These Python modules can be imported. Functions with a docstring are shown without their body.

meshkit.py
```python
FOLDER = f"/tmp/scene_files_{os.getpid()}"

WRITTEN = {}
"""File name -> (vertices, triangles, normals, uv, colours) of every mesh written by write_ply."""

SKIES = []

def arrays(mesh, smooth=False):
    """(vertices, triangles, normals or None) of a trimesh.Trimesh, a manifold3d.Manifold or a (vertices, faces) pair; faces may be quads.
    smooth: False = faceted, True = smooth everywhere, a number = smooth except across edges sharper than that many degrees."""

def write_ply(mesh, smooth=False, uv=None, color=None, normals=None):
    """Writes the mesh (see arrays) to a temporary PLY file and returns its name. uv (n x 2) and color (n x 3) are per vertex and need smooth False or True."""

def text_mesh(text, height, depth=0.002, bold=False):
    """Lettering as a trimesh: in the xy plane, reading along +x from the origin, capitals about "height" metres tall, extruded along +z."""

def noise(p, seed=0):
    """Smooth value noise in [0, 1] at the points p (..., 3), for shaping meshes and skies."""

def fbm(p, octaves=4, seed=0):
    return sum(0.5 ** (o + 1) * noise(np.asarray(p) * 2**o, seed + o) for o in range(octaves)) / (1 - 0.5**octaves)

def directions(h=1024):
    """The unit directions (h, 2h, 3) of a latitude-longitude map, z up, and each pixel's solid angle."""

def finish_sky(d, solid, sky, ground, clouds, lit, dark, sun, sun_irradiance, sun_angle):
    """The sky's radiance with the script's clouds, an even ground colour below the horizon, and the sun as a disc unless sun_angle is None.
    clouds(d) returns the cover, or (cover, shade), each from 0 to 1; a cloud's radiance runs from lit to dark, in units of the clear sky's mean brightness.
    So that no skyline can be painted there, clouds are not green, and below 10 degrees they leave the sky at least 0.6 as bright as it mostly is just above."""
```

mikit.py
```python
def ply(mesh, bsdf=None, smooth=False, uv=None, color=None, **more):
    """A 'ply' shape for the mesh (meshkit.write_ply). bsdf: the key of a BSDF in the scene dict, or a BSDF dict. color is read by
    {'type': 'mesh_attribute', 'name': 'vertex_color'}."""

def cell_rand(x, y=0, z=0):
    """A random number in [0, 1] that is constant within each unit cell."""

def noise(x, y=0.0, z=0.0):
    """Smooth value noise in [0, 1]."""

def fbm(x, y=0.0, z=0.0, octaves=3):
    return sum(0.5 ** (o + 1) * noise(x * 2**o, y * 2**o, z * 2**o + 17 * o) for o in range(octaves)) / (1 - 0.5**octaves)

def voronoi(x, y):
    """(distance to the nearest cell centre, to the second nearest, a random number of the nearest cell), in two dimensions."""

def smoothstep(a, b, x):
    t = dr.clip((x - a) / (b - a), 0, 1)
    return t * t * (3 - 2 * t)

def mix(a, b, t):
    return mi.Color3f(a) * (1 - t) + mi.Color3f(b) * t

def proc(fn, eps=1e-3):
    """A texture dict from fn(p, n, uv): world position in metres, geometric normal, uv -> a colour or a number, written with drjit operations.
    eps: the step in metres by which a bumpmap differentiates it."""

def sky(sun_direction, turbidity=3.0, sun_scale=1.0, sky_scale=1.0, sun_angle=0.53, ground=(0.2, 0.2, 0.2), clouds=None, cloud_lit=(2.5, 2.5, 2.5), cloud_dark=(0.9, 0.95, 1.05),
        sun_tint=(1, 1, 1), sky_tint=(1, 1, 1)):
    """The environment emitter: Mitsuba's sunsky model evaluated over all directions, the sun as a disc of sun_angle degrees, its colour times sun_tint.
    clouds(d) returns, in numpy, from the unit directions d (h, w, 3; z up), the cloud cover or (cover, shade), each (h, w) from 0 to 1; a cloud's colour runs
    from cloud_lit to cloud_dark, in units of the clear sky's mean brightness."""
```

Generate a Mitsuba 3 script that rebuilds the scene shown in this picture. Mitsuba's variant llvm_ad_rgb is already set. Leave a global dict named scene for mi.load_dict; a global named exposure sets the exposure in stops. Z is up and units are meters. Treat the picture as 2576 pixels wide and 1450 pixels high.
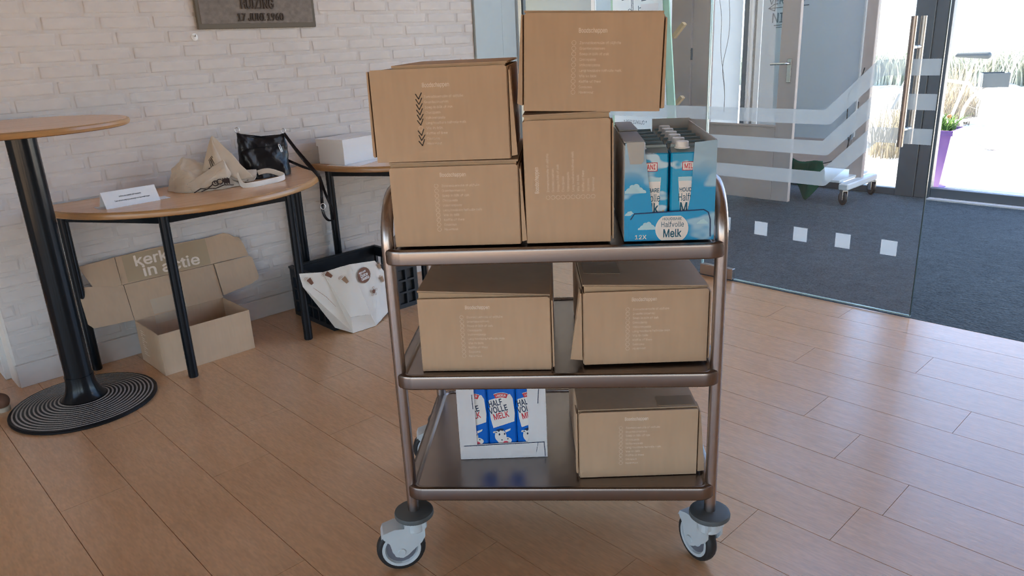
import math, random
import numpy as np, trimesh, mitsuba as mi, drjit as dr, mikit, meshkit
import manifold3d as m3
from shapely.geometry import Polygon, Point, box as sbox, LineString
from shapely.ops import unary_union
from shapely import affinity
from mikit import noise, fbm, voronoi, smoothstep, mix, proc
random.seed(5); rng = np.random.default_rng(5)
ST = mi.ScalarTransform4f
scene, labels = {}, {}

# ------------------------------------------------------------------ camera
F, YAW, PITCH, ROLL, CAMH = 1879.9, 0.8156, 0.3177, 0.04636, 1.3
fw = np.array([math.cos(YAW)*math.cos(PITCH), math.sin(YAW)*math.cos(PITCH), -math.sin(PITCH)])
rt0 = np.array([math.sin(YAW), -math.cos(YAW), 0.0]); dn0 = np.cross(fw, rt0)
rt = math.cos(ROLL)*rt0 + math.sin(ROLL)*dn0
dn = -math.sin(ROLL)*rt0 + math.cos(ROLL)*dn0
cm = np.eye(4); cm[:3, 0] = -rt; cm[:3, 1] = -dn; cm[:3, 2] = fw; cm[:3, 3] = [0, 0, CAMH]
scene['camera'] = {'type': 'perspective', 'fov': math.degrees(2*math.atan(1288/F)), 'fov_axis': 'x', 'near_clip': 0.05, 'far_clip': 500,
                   'to_world': ST(cm)}
# ------------------------------------------------------------------ sky and exposure
scene['sky'] = mikit.sky((0.04, 0.80, 0.62), turbidity=2.6, sun_scale=1.1, sky_scale=1.0, ground=(0.35, 0.34, 0.32), sky_tint=(0.94, 1.0, 1.12),
                         clouds=lambda d: 0.25*np.clip(meshkit.fbm(d*3.0, 4, 7)*2.4-0.55, 0, 1), cloud_lit=(1.5, 1.5, 1.5), cloud_dark=(0.9, 0.93, 1.0))
exposure = 4.6

# ------------------------------------------------------------------ helpers
def numbered(name):
    k, n = name, 0
    while k in scene or any(q in KEYS for q in (k,)):
        n += 1; k = f'{name}_{n:03d}'
    return k
KEYS = set()
def thing(name, label, cat, group=None, kind=None):
    k = numbered(name); KEYS.add(k)
    labels[k] = {'label': label, 'category': cat}
    if group: labels[k]['group'] = group
    if kind: labels[k]['kind'] = kind
    return k
def struct(name):
    k = numbered(name); KEYS.add(k); labels[k] = {'kind': 'structure'}
    return k
def tf(mesh, m):
    if m is None: return mesh
    q = mesh.copy(); q.apply_transform(m); return q
def add(key, mesh, mat, smooth=False, m=None, **kw):
    """one scene entry under exactly this key"""
    scene[key] = mikit.ply(tf(mesh, m), mat, smooth=smooth, **kw); KEYS.add(key)
    return key
def part(parent, name, mesh, mat, smooth=False, m=None, label=None, kind=None, **kw):
    k = numbered(parent+'__'+name)
    add(k, mesh, mat, smooth, m, **kw)
    if label or kind:
        labels[k] = {}
        if label: labels[k]['label'] = label
        if kind: labels[k]['kind'] = kind
    return k
def inst(parent, name, plyd, m, label=None):
    k = numbered(parent+'__'+name); KEYS.add(k)
    scene[k] = {**plyd, 'to_world': ST(np.asarray(m, float))}
    if label: labels[k] = {'label': label}
    return k
def cat(*ms): return trimesh.util.concatenate([m for m in ms if m is not None])
def frame(o, x, y, z):
    m = np.eye(4); m[:3, 0] = x; m[:3, 1] = y; m[:3, 2] = z; m[:3, 3] = o; return m
def tr(x=0, y=0, z=0): m = np.eye(4); m[:3, 3] = [x, y, z]; return m
def rot(a, ax): return trimesh.transformations.rotation_matrix(a, ax)
def RZ(a): return rot(a, [0, 0, 1])
def box(x0, x1, y0, y1, z0, z1):
    b = trimesh.creation.box((x1-x0, y1-y0, z1-z0)); b.apply_translation(((x0+x1)/2, (y0+y1)/2, (z0+z1)/2)); return b
def hull(pts): return trimesh.convex.convex_hull(np.asarray(pts, float))
def cbox(x0, x1, y0, y1, z0, z1, c=0.002):
    """chamfered box"""
    p = []
    for x, sx in ((x0, 1), (x1, -1)):
        for y, sy in ((y0, 1), (y1, -1)):
            for z, sz in ((z0, 1), (z1, -1)):
                p += [(x, y+sy*c, z+sz*c), (x+sx*c, y, z+sz*c), (x+sx*c, y+sy*c, z)]
    return hull(p)
def tube(path, r, n=16, closed=False, flat=None, up=None):
    """sweep a circle (or an ellipse flat=(a,b)) along a polyline"""
    P = np.asarray(path, float); N = len(P)
    T = np.gradient(P, axis=0)
    if closed: T = np.roll(P, -1, 0)-np.roll(P, 1, 0)
    T /= np.linalg.norm(T, axis=1)[:, None]
    a = np.array(up if up is not None else ([0, 0, 1] if abs(T[0][2]) < .9 else [1, 0, 0]), float)
    V = []; th = np.arange(n)*2*math.pi/n
    rr = np.broadcast_to(np.asarray(r, float), (N,))
    for i in range(N):
        if up is not None: a = np.array(up[i] if np.ndim(up) == 2 else up, float)
        a = a-T[i]*(a@T[i]); a /= np.linalg.norm(a)
        b = np.cross(T[i], a)
        ra, rb = (rr[i], rr[i]) if flat is None else flat
        V.append(P[i]+np.cos(th)[:, None]*a*ra+np.sin(th)[:, None]*b*rb)
    V = np.vstack(V); f = []
    R = N if closed else N-1
    for i in range(R):
        j = (i+1) % N
        for k in range(n):
            l = (k+1) % n
            f += [[i*n+k, j*n+l, j*n+k], [i*n+k, i*n+l, j*n+l]]
    if not closed:
        V = np.vstack([V, P[:1], P[-1:]]); c0, c1 = len(V)-2, len(V)-1
        for k in range(n):
            l = (k+1) % n
            f += [[c0, l, k], [c1, (N-1)*n+k, (N-1)*n+l]]
    m = trimesh.Trimesh(V, f, process=False)
    if m.volume < 0: m.invert()
    return m
def lathe(prof, n=48):
    """profile [(r,z)...] from bottom to top about z"""
    m = trimesh.creation.revolve(np.asarray(prof, float), sections=n)
    if m.volume < 0: m.invert()
    return m
def cyl(p0, p1, r, n=20):
    return tube([p0, p1], r, n)
def extrude(poly, h, m=None):
    gs = getattr(poly, 'geoms', [poly])
    e = cat(*[trimesh.creation.extrude_polygon(g, h, engine='earcut') for g in gs if g.area > 1e-12])
    return tf(e, m)
def spline(pts, n=40, closed=False):
    from scipy.interpolate import CubicSpline
    P = np.asarray(pts, float)
    if closed: P = np.vstack([P, P[:1]])
    t = np.concatenate([[0], np.cumsum(np.linalg.norm(np.diff(P, axis=0), axis=1))])
    return CubicSpline(t, P, bc_type='periodic' if closed else 'natural')(np.linspace(0, t[-1], n, endpoint=not closed))
_tx = {}
def text(s, h, w=None, depth=0.0003, bold=False, center=False):
    k = (s, bold)
    if k not in _tx: _tx[k] = meshkit.text_mesh(s, 1.0, 1.0, bold)
    t = _tx[k].copy(); wid = t.bounds[1][0]
    t.apply_scale([h if w is None else w/wid, h, depth])
    if center: t.apply_translation([-(t.bounds[1][0]+t.bounds[0][0])/2, 0, 0])
    return t
def ring2d(x, y, r0, r1, n=20): return Point(x, y).buffer(r1, n//4).difference(Point(x, y).buffer(r0, n//4))
def sheet(fn, nu, nv, th=0.0015):
    """thin cloth/paper from fn(u,v)->xyz, with thickness"""
    u, v = np.meshgrid(np.linspace(0, 1, nu), np.linspace(0, 1, nv), indexing='ij')
    P = np.stack(fn(u, v), -1)
    du, dv = np.gradient(P, axis=0), np.gradient(P, axis=1)
    N = np.cross(du, dv); N /= np.maximum(np.linalg.norm(N, axis=-1), 1e-12)[..., None]
    A = (P+N*th/2).reshape(-1, 3); B = (P-N*th/2).reshape(-1, 3); f = []
    idx = np.arange(nu*nv).reshape(nu, nv); o = nu*nv
    a, b, c, d = idx[:-1, :-1].ravel(), idx[1:, :-1].ravel(), idx[1:, 1:].ravel(), idx[:-1, 1:].ravel()
    f += np.stack([a, b, c], 1).tolist()+np.stack([a, c, d], 1).tolist()
    f += np.stack([a+o, c+o, b+o], 1).tolist()+np.stack([a+o, d+o, c+o], 1).tolist()
    edge = list(idx[:, 0])+list(idx[-1, 1:])+list(idx[-2::-1, -1])+list(idx[0, -2:0:-1])
    for i in range(len(edge)):
        p, q = edge[i], edge[(i+1) % len(edge)]
        f += [[p, p+o, q+o], [p, q+o, q]]
    m = trimesh.Trimesh(np.vstack([A, B]), f, process=False)
    if m.volume < 0: m.invert()
    return m
def panel(pts, th=0.003, n=None):
    """flat polygonal plate of thickness th from coplanar-ish 3d points (fan)"""
    P = np.asarray(pts, float)
    nn = np.cross(P[1]-P[0], P[2]-P[0]) if n is None else np.asarray(n, float)
    nn = nn/np.linalg.norm(nn)
    x = P[1]-P[0]; x -= nn*(x@nn); x /= np.linalg.norm(x); y = np.cross(nn, x)
    q = [((p-P[0])@x, (p-P[0])@y) for p in P]
    return extrude(Polygon(q).buffer(0), th, frame(P[0]-nn*th/2, x, y, nn))
def chain_body(joints, bones, refine=0.004, it=12):
    """smooth body from spheres (pos, r) and hull bones"""
    S = [m3.Manifold.sphere(r, 20).translate(list(map(float, p))) for p, r in joints]
    out = None
    for b in bones:
        h = m3.Manifold.batch_hull([S[i] for i in b])
        out = h if out is None else out+h
    out = out.refine_to_length(refine)
    me = out.to_mesh(); t = trimesh.Trimesh(me.vert_properties[:, :3], me.tri_verts)
    trimesh.smoothing.filter_taubin(t, iterations=it)
    return t

# ------------------------------------------------------------------ materials
def M(name, d): scene[name] = {**d}; KEYS.add(name); return name
def prin(c, rough=0.6, spec=0.5, metal=0.0, **k):
    col = {'type': 'rgb', 'value': list(c)} if not isinstance(c, dict) else c
    return {'type': 'principled', 'base_color': col, 'roughness': rough, 'specular': spec, 'metallic': metal, **k}
def two(d): return {'type': 'twosided', 'bsdf': d}
def bump(tex, d, scale=1.0): return {'type': 'bumpmap', 'texture': tex, 'scale': scale, 'bsdf': d}
def f_wall(p, n, uv):
    a = fbm(p.x*2.2, p.z*2.2, p.y*2.0, 3)
    b = noise(p.x*38, p.z*60, p.y*38)
    return mix((0.555, 0.515, 0.485), (0.625, 0.59, 0.56), a)*(0.95+0.07*b)
def h_brick(p, n, uv):
    return 0.0016*fbm(p.x*55, p.z*80, p.y*55, 3)+0.0012*smoothstep(0.66, 0.9, noise(p.x*95, p.z*95, p.y*90))
def h_mortar(p, n, uv):
    return 0.009*fbm(p.x*70, p.z*95, p.y*70, 3)
M('mat_brick', two(bump(proc(h_brick, 0.0012), prin(proc(f_wall), 0.62, 0.35))))
M('mat_mortar', two(bump(proc(h_mortar, 0.0012), prin(proc(f_wall), 0.75, 0.3))))
M('mat_plaster', two(prin((0.70, 0.67, 0.62), 0.75, 0.3)))
M('mat_ceiling_wood', two(prin((0.36, 0.25, 0.16), 0.6, 0.3)))
M('mat_terrace', two(prin((0.27, 0.23, 0.19), 0.9, 0.2)))
M('mat_white_trim', two(prin((0.72, 0.73, 0.72), 0.4, 0.5)))
M('mat_pale_blue', two(prin((0.34, 0.40, 0.42), 0.45, 0.5)))
def f_floor(p, n, uv):
    s = fbm(p.x*90, p.y*14, 0, 3); a = fbm(p.x*1.7, p.y*1.2, 3.0, 3); sp = noise(p.x*260, p.y*60, 5)
    c = mix((0.53, 0.315, 0.165), (0.60, 0.37, 0.205), s)
    c = c*(0.90+0.20*a)
    return c*(0.93+0.14*sp)
def r_floor(p, n, uv): return 0.20+0.08*fbm(p.x*40, p.y*12, 1.0, 2)
def h_floor(p, n, uv): return 0.00018*fbm(p.x*120, p.y*30, 0, 2)
M('mat_plank', two(bump(proc(h_floor, 0.002), prin(proc(f_floor), proc(r_floor), 0.95))))
M('mat_gap', two(prin((0.13, 0.085, 0.055), 0.8, 0.2)))
def f_carpet(p, n, uv):
    a = noise(p.x*170, p.y*170, 0); b = fbm(p.x*28, p.y*28, 4, 2); c = fbm(p.x*1.4, p.y*1.4, 8, 2)
    return mix((0.012, 0.019, 0.023), (0.066, 0.088, 0.098), a*0.65+b*0.35)*(0.75+0.5*c)
def h_carpet(p, n, uv): return 0.004*fbm(p.x*95, p.y*95, 0, 2)
M('mat_carpet', two(bump(proc(h_carpet, 0.003), prin(proc(f_carpet), 0.9, 0.3, sheen=0.4))))
def f_card(p, n, uv):
    a = fbm(p.x*5, p.y*5, p.z*5, 3); b = noise(p.x*160, p.y*160, p.z*18); c = noise(p.x*45, p.y*45, p.z*3)
    return mix((0.455, 0.315, 0.20), (0.525, 0.375, 0.25), a)*(0.95+0.06*b+0.05*c)
M('mat_card', two(prin(proc(f_card), 0.7, 0.35)))
M('mat_card_edge', two(prin((0.46, 0.33, 0.21), 0.85, 0.2)))
M('mat_card_inside', two(prin((0.40, 0.30, 0.19), 0.85, 0.2)))
M('mat_card_print', two(prin((0.74, 0.63, 0.52), 0.8, 0.2)))
M('mat_pen', two(prin((0.02, 0.015, 0.012), 0.6, 0.3)))
M('mat_tape', two(prin((0.36, 0.27, 0.18), 0.12, 0.7)))
def h_steel(p, n, uv): return 0.00012*noise(p.x*40, p.y*40, p.z*420)
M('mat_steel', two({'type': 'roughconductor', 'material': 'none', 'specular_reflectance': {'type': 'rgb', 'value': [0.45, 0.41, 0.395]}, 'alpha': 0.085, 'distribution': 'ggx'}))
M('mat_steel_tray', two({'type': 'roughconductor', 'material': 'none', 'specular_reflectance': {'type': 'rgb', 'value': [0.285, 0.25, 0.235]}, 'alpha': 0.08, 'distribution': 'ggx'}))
M('mat_chrome', two({'type': 'roughconductor', 'material': 'none', 'specular_reflectance': {'type': 'rgb', 'value': [0.75, 0.75, 0.75]}, 'alpha': 0.08, 'distribution': 'ggx'}))
M('mat_caster_grey', two(prin((0.50, 0.56, 0.59), 0.38, 0.5)))
M('mat_bumper', two(prin((0.085, 0.10, 0.105), 0.5, 0.4)))
M('mat_rubber', two(prin((0.018, 0.02, 0.022), 0.5, 0.4)))
M('mat_hub_dark', two(prin((0.13, 0.14, 0.17), 0.5, 0.4)))
def f_wood(p, n, uv):
    g = fbm(p.x*6, p.y*70, 0, 3)
    return mix((0.53, 0.31, 0.165), (0.63, 0.40, 0.235), g)
M('mat_beech', two(prin(proc(f_wood), 0.22, 0.55, clearcoat=0.4, clearcoat_gloss=0.85)))
M('mat_beech_edge', two(prin((0.40, 0.215, 0.085), 0.25, 0.55, clearcoat=0.5, clearcoat_gloss=0.9)))
M('mat_black_paint', two(prin((0.005, 0.008, 0.011), 0.2, 0.32)))
M('mat_black_foot', two(prin((0.005, 0.006, 0.008), 0.4, 0.25)))
M('mat_ridge_grey', two(prin((0.30, 0.27, 0.25), 0.35, 0.5)))
M('mat_leather', two(bump(proc(lambda p, n, uv: 0.004*fbm(p.x*28, p.y*28, p.z*18, 3), 0.002), prin((0.005, 0.006, 0.009), 0.25, 0.38))))
def f_canvas(p, n, uv):
    a = fbm(p.x*12, p.y*12, p.z*12, 3)
    return mix((0.47, 0.39, 0.30), (0.60, 0.525, 0.43), a)
M('mat_canvas', two(bump(proc(lambda p, n, uv: 0.0025*fbm(p.x*35, p.y*35, p.z*35, 3), 0.002), prin(proc(f_canvas), 0.9, 0.15))))
M('mat_ink_brown', two(prin((0.035, 0.022, 0.018), 0.8, 0.2)))
M('mat_strap_white', two(prin((0.72, 0.68, 0.62), 0.85, 0.2)))
M('mat_paper', two(prin((0.76, 0.78, 0.80), 0.7, 0.3)))
M('mat_paper_text', two(prin((0.03, 0.035, 0.05), 0.7, 0.3)))
M('mat_pulp_white', two(bump(proc(lambda p, n, uv: 0.002*smoothstep(0.5, 0.75, fbm(p.x*70, p.y*70, p.z*70, 2)), 0.0015), prin((0.70, 0.70, 0.69), 0.6, 0.4))))
M('mat_bag_paper', two(bump(proc(lambda p, n, uv: 0.004*fbm(p.x*22, p.y*22, p.z*22, 3), 0.002), prin((0.68, 0.645, 0.58), 0.75, 0.3))))
M('mat_print_brown', two(prin((0.17, 0.075, 0.045), 0.6, 0.3)))
M('mat_print_tan', two(prin((0.33, 0.20, 0.12), 0.7, 0.3)))
M('mat_crate', two(prin((0.009, 0.013, 0.017), 0.45, 0.45)))
M('mat_stone', two(bump(proc(lambda p, n, uv: 0.003*fbm(p.x*110, p.y*110, p.z*110, 3), 0.0015), prin(proc(lambda p, n, uv: mix((0.13, 0.115, 0.10), (0.25, 0.22, 0.195), fbm(p.x*60, p.y*60, p.z*60, 3))), 0.8, 0.3))))
M('mat_stone_edge', two(prin((0.14, 0.125, 0.10), 0.8, 0.3)))
M('mat_stone_letter', two(prin((0.065, 0.05, 0.04), 0.7, 0.3)))
# cartons and trays
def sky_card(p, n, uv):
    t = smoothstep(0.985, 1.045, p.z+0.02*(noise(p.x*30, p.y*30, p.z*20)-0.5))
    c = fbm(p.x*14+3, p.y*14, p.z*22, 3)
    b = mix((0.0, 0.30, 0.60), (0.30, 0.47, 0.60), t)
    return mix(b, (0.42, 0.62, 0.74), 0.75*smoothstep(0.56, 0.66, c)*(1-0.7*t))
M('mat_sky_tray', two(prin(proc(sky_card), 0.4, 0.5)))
M('mat_tray_inside', two(prin((0.44, 0.44, 0.42), 0.7, 0.3)))
M('mat_blue_line', two(prin((0.005, 0.03, 0.11), 0.5, 0.4)))
def sky_carton(p, n, uv):
    c = fbm(p.x*22+7, p.y*22, p.z*30, 3)
    return mix((0.0, 0.32, 0.58), (0.55, 0.70, 0.78), 0.85*smoothstep(0.55, 0.64, c))
M('mat_sky_carton', two(prin(proc(sky_carton), 0.3, 0.5)))
M('mat_carton_top', two(prin((0.16, 0.23, 0.25), 0.3, 0.55)))
M('mat_milk_white', two(prin((0.74, 0.74, 0.72), 0.4, 0.5)))
M('mat_cap_white', two(prin((0.70, 0.69, 0.66), 0.4, 0.5)))
M('mat_navy', two(prin((0.012, 0.03, 0.075), 0.5, 0.4)))
M('mat_teal_text', two(prin((0.0, 0.085, 0.15), 0.5, 0.4)))
M('mat_red', two(prin((0.52, 0.03, 0.05), 0.45, 0.5)))
M('mat_royal', two(prin((0.0, 0.125, 0.56), 0.3, 0.5)))
M('mat_white_tray', two(prin((0.68, 0.69, 0.71), 0.5, 0.4)))
M('mat_tan_grass', two(prin((0.62, 0.50, 0.28), 0.6, 0.3)))
M('mat_pink', two(prin((0.62, 0.08, 0.14), 0.5, 0.4)))
# hall and outside
M('mat_alu_grey', two(prin((0.085, 0.105, 0.12), 0.42, 0.5)))
M('mat_alu_light', two(prin((0.55, 0.60, 0.62), 0.35, 0.5)))
M('mat_door_taupe', two(prin((0.46, 0.40, 0.37), 0.5, 0.45)))
M('mat_board_grey', two(bump(proc(lambda p, n, uv: 0.0006*fbm(p.x*8, p.y*8, p.z*8, 2), 0.003), prin((0.40, 0.49, 0.56), 0.3, 0.5))))
M('mat_board_frame', two(prin((0.30, 0.29, 0.28), 0.4, 0.5)))
M('mat_blind', {'type': 'principledthin', 'base_color': {'type': 'rgb', 'value': [0.44, 0.47, 0.48]}, 'roughness': 0.8, 'diff_trans': 1.0})
M('mat_green_cloth', two(prin((0.012, 0.085, 0.055), 0.85, 0.2)))
M('mat_green_edge', two(prin((0.36, 0.58, 0.44), 0.5, 0.4)))
M('mat_flip_white', two(prin((0.76, 0.84, 0.86), 0.35, 0.5)))
M('mat_marker', two(prin((0.05, 0.08, 0.12), 0.6, 0.3)))
M('mat_lumber', two(prin(proc(lambda p, n, uv: mix((0.20, 0.13, 0.075), (0.38, 0.26, 0.16), fbm(p.x*20, p.y*20, p.z*4, 3))), 0.7, 0.3)))
M('mat_lumber_pale', two(prin((0.52, 0.38, 0.22), 0.7, 0.3)))
M('mat_dark_hall', two(prin((0.10, 0.075, 0.055), 0.8, 0.2)))
M('mat_glass', {'type': 'thindielectric', 'int_ior': 1.5, 'specular_transmittance': {'type': 'rgb', 'value': [0.86, 0.93, 0.95]}})
M('mat_pane', {'type': 'thindielectric', 'int_ior': 1.5})
M('mat_warm_pane', {'type': 'thindielectric', 'int_ior': 1.5, 'specular_transmittance': {'type': 'rgb', 'value': [1.0, 0.88, 0.73]}})
M('mat_frost', {'type': 'blendbsdf', 'weight': 0.62, 'a': {'type': 'thindielectric', 'int_ior': 1.01},
                'b': {'type': 'principledthin', 'base_color': {'type': 'rgb', 'value': [0.62, 0.69, 0.71]}, 'roughness': 0.7, 'diff_trans': 0.9}})
M('mat_frost_solid', {'type': 'blendbsdf', 'weight': 0.9, 'a': {'type': 'thindielectric', 'int_ior': 1.01},
                      'b': {'type': 'principledthin', 'base_color': {'type': 'rgb', 'value': [0.86, 0.93, 0.95]}, 'roughness': 0.7, 'diff_trans': 0.8}})
M('mat_glass_edge', two(prin((0.42, 0.62, 0.64), 0.2, 0.6)))
M('mat_glass_edge_dark', two(prin((0.03, 0.06, 0.07), 0.2, 0.6)))
M('mat_paving', two(prin(proc(lambda p, n, uv: mix((0.58, 0.57, 0.55), (0.70, 0.69, 0.67), fbm(p.x*0.9, p.y*0.9, 0, 3))), 0.85, 0.2)))
M('mat_lawn', two(prin(proc(lambda p, n, uv: mix((0.62, 0.62, 0.55), (0.72, 0.71, 0.65), fbm(p.x*1.5, p.y*1.5, 0, 3))), 0.9, 0.2)))
M('mat_purple', two(prin((0.19, 0.115, 0.36), 0.35, 0.5)))
M('mat_leaf', {'type': 'principledthin', 'base_color': {'type': 'rgb', 'value': [0.10, 0.20, 0.06]}, 'roughness': 0.6, 'diff_trans': 0.5})
M('mat_flower', two(prin((0.70, 0.30, 0.14), 0.7, 0.3)))
M('mat_dry_grass', {'type': 'principledthin', 'base_color': {'type': 'rgb', 'value': [0.27, 0.25, 0.20]}, 'roughness': 0.7, 'diff_trans': 0.7})
M('mat_hedge', {'type': 'principledthin', 'base_color': {'type': 'rgb', 'value': [0.50, 0.54, 0.48]}, 'roughness': 0.7, 'diff_trans': 0.8})
M('mat_bike', two(prin((0.55, 0.57, 0.58), 0.35, 0.5)))
M('mat_saddle', two(prin((0.07, 0.095, 0.11), 0.6, 0.4)))
M('mat_tyre_pale', two(prin((0.5, 0.5, 0.5), 0.7, 0.3)))
M('mat_shoe', two(prin((0.16, 0.085, 0.055), 0.65, 0.3)))
M('mat_sole', two(prin((0.42, 0.37, 0.29), 0.7, 0.3)))

# ================================================================== STRUCTURE
YW, XP, XF = 3.562, 3.558, 6.33       # brick wall face, glass partition plane, outer facade plane
X0, Y0, ZC = -2.6, -3.0, 3.2         # left and rear walls, ceiling
# --- floor: planks with joints
fl = struct('floor')
add(fl+'__subfloor', box(X0, XP-0.004, Y0, 6.0, -0.05, -0.0035), 'mat_gap')
PW, PL = 0.2022, 1.20
joint = {4: 0.99, 5: 1.42, 2: 1.035, 6: 0.865, 8: 0.600, 9: 0.824, 10: 1.022, 11: 0.607, 12: 1.262, 13: 0.86, 14: 1.596, 15: 1.34}
plank_cache = {}
for k in range(-15, 16):
    xa, xb = 0.325+PW*k, 0.325+PW*(k+1)
    y = joint.get(k, (k*0.437) % PL); y -= PL*math.ceil((y-Y0)/PL)
    ymax = 3.56 if xa > 0.47 else 5.8
    while y < ymax:
        ya, yb = max(y, Y0), min(y+PL, ymax)
        y += PL
        if yb-ya < 0.02: continue
        c = proj = None
        mx, my = (xa+xb)/2, (ya+yb)/2
        d = np.array([mx, my, -CAMH]); dep = d@fw
        key = round(yb-ya, 4)
        if key not in plank_cache:
            L, h = yb-ya, 0.0003
            v = [(-PW/2+h, -L/2+h, -0.004), (PW/2-h, -L/2+h, -0.004), (PW/2-h, L/2-h, -0.004), (-PW/2+h, L/2-h, -0.004)]
            t = [(x*(1-0.0007/abs(x)), q*(1-0.0004/abs(q)), 0.0) for x, q, _ in v]
            f = [[4, 5, 6], [4, 6, 7]]
            for i in range(4):
                j = (i+1) % 4; f += [[i, j, j+4], [i, j+4, i+4]]
            plank_cache[key] = mikit.ply(trimesh.Trimesh(v+t, f, process=False), 'mat_plank')
        inst(fl, 'plank', plank_cache[key], tr(mx, my, 0))
# --- hall carpet
add(struct('floor'), box(XP-0.004, XF+0.06, -4.0, 6.0, -0.05, 0.001), 'mat_carpet')
# --- back brick wall: recessed mortar backing, bricks proud of it
wb = struct('wall_back')
XA, XB = 0.468, 3.135
add(wb+'__mortar', box(XA+0.002, XB, YW+0.0035, YW+0.20, 0, ZC), 'mat_mortar')
BL, BH, PX, PZ = 0.204, 0.0515, 0.216, 0.0622
def brick_mesh(L, H, s):
    r = np.random.default_rng(s)
    xs, zs, c = (-L/2, L/2), (-H/2, H/2), 0.0042
    B = [(xs[0], 0.006, zs[0]), (xs[1], 0.006, zs[0]), (xs[1], 0.006, zs[1]), (xs[0], 0.006, zs[1])]
    A = [(x*(1-c/abs(x)), 0.0015, z*(1-c/abs(z))) for x, _, z in B]
    C = [(x*(1-2.6*c/abs(x))+r.normal(0, .0006), 0.0+r.normal(0, .0004), z*(1-2.2*c/abs(z))+r.normal(0, .0006)) for x, _, z in B]
    V = B+A+C; f = [[8, 9, 10], [8, 10, 11]]
    for o in (0, 4):
        for i in range(4):
            j = (i+1) % 4; f += [[o+i, o+j, o+j+4], [o+i, o+j+4, o+i+4]]
    return trimesh.Trimesh(V, f, process=False)
full = [mikit.ply(brick_mesh(BL, BH, s), 'mat_brick', smooth=40) for s in range(5)]
cuts = {}
zones, rest = [], []
z0row = 1.483+0.0311
for r_ in range(-22, 21):
    zc = z0row+PZ*r_
    if zc-PZ/2 < 0.098 or zc+PZ/2 > ZC: continue
    off = (1.011-0.054*r_+0.004*math.sin(r_*7.3)) % PX
    x = off-PX
    while x < XB:
        a, b = max(x+0.006, XA), min(x+PX-0.006, XB)
        x += PX
        if b-a < 0.03: continue
        zones.append(((a+b)/2, zc, b-a))
def seen(x, z):
    d = np.array([x, YW, z-CAMH]); q = np.array([d@rt, d@dn, d@fw]); return abs(q[1]/q[2]) < 740/F and abs(q[0]/q[2]) < 1290/F
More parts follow.
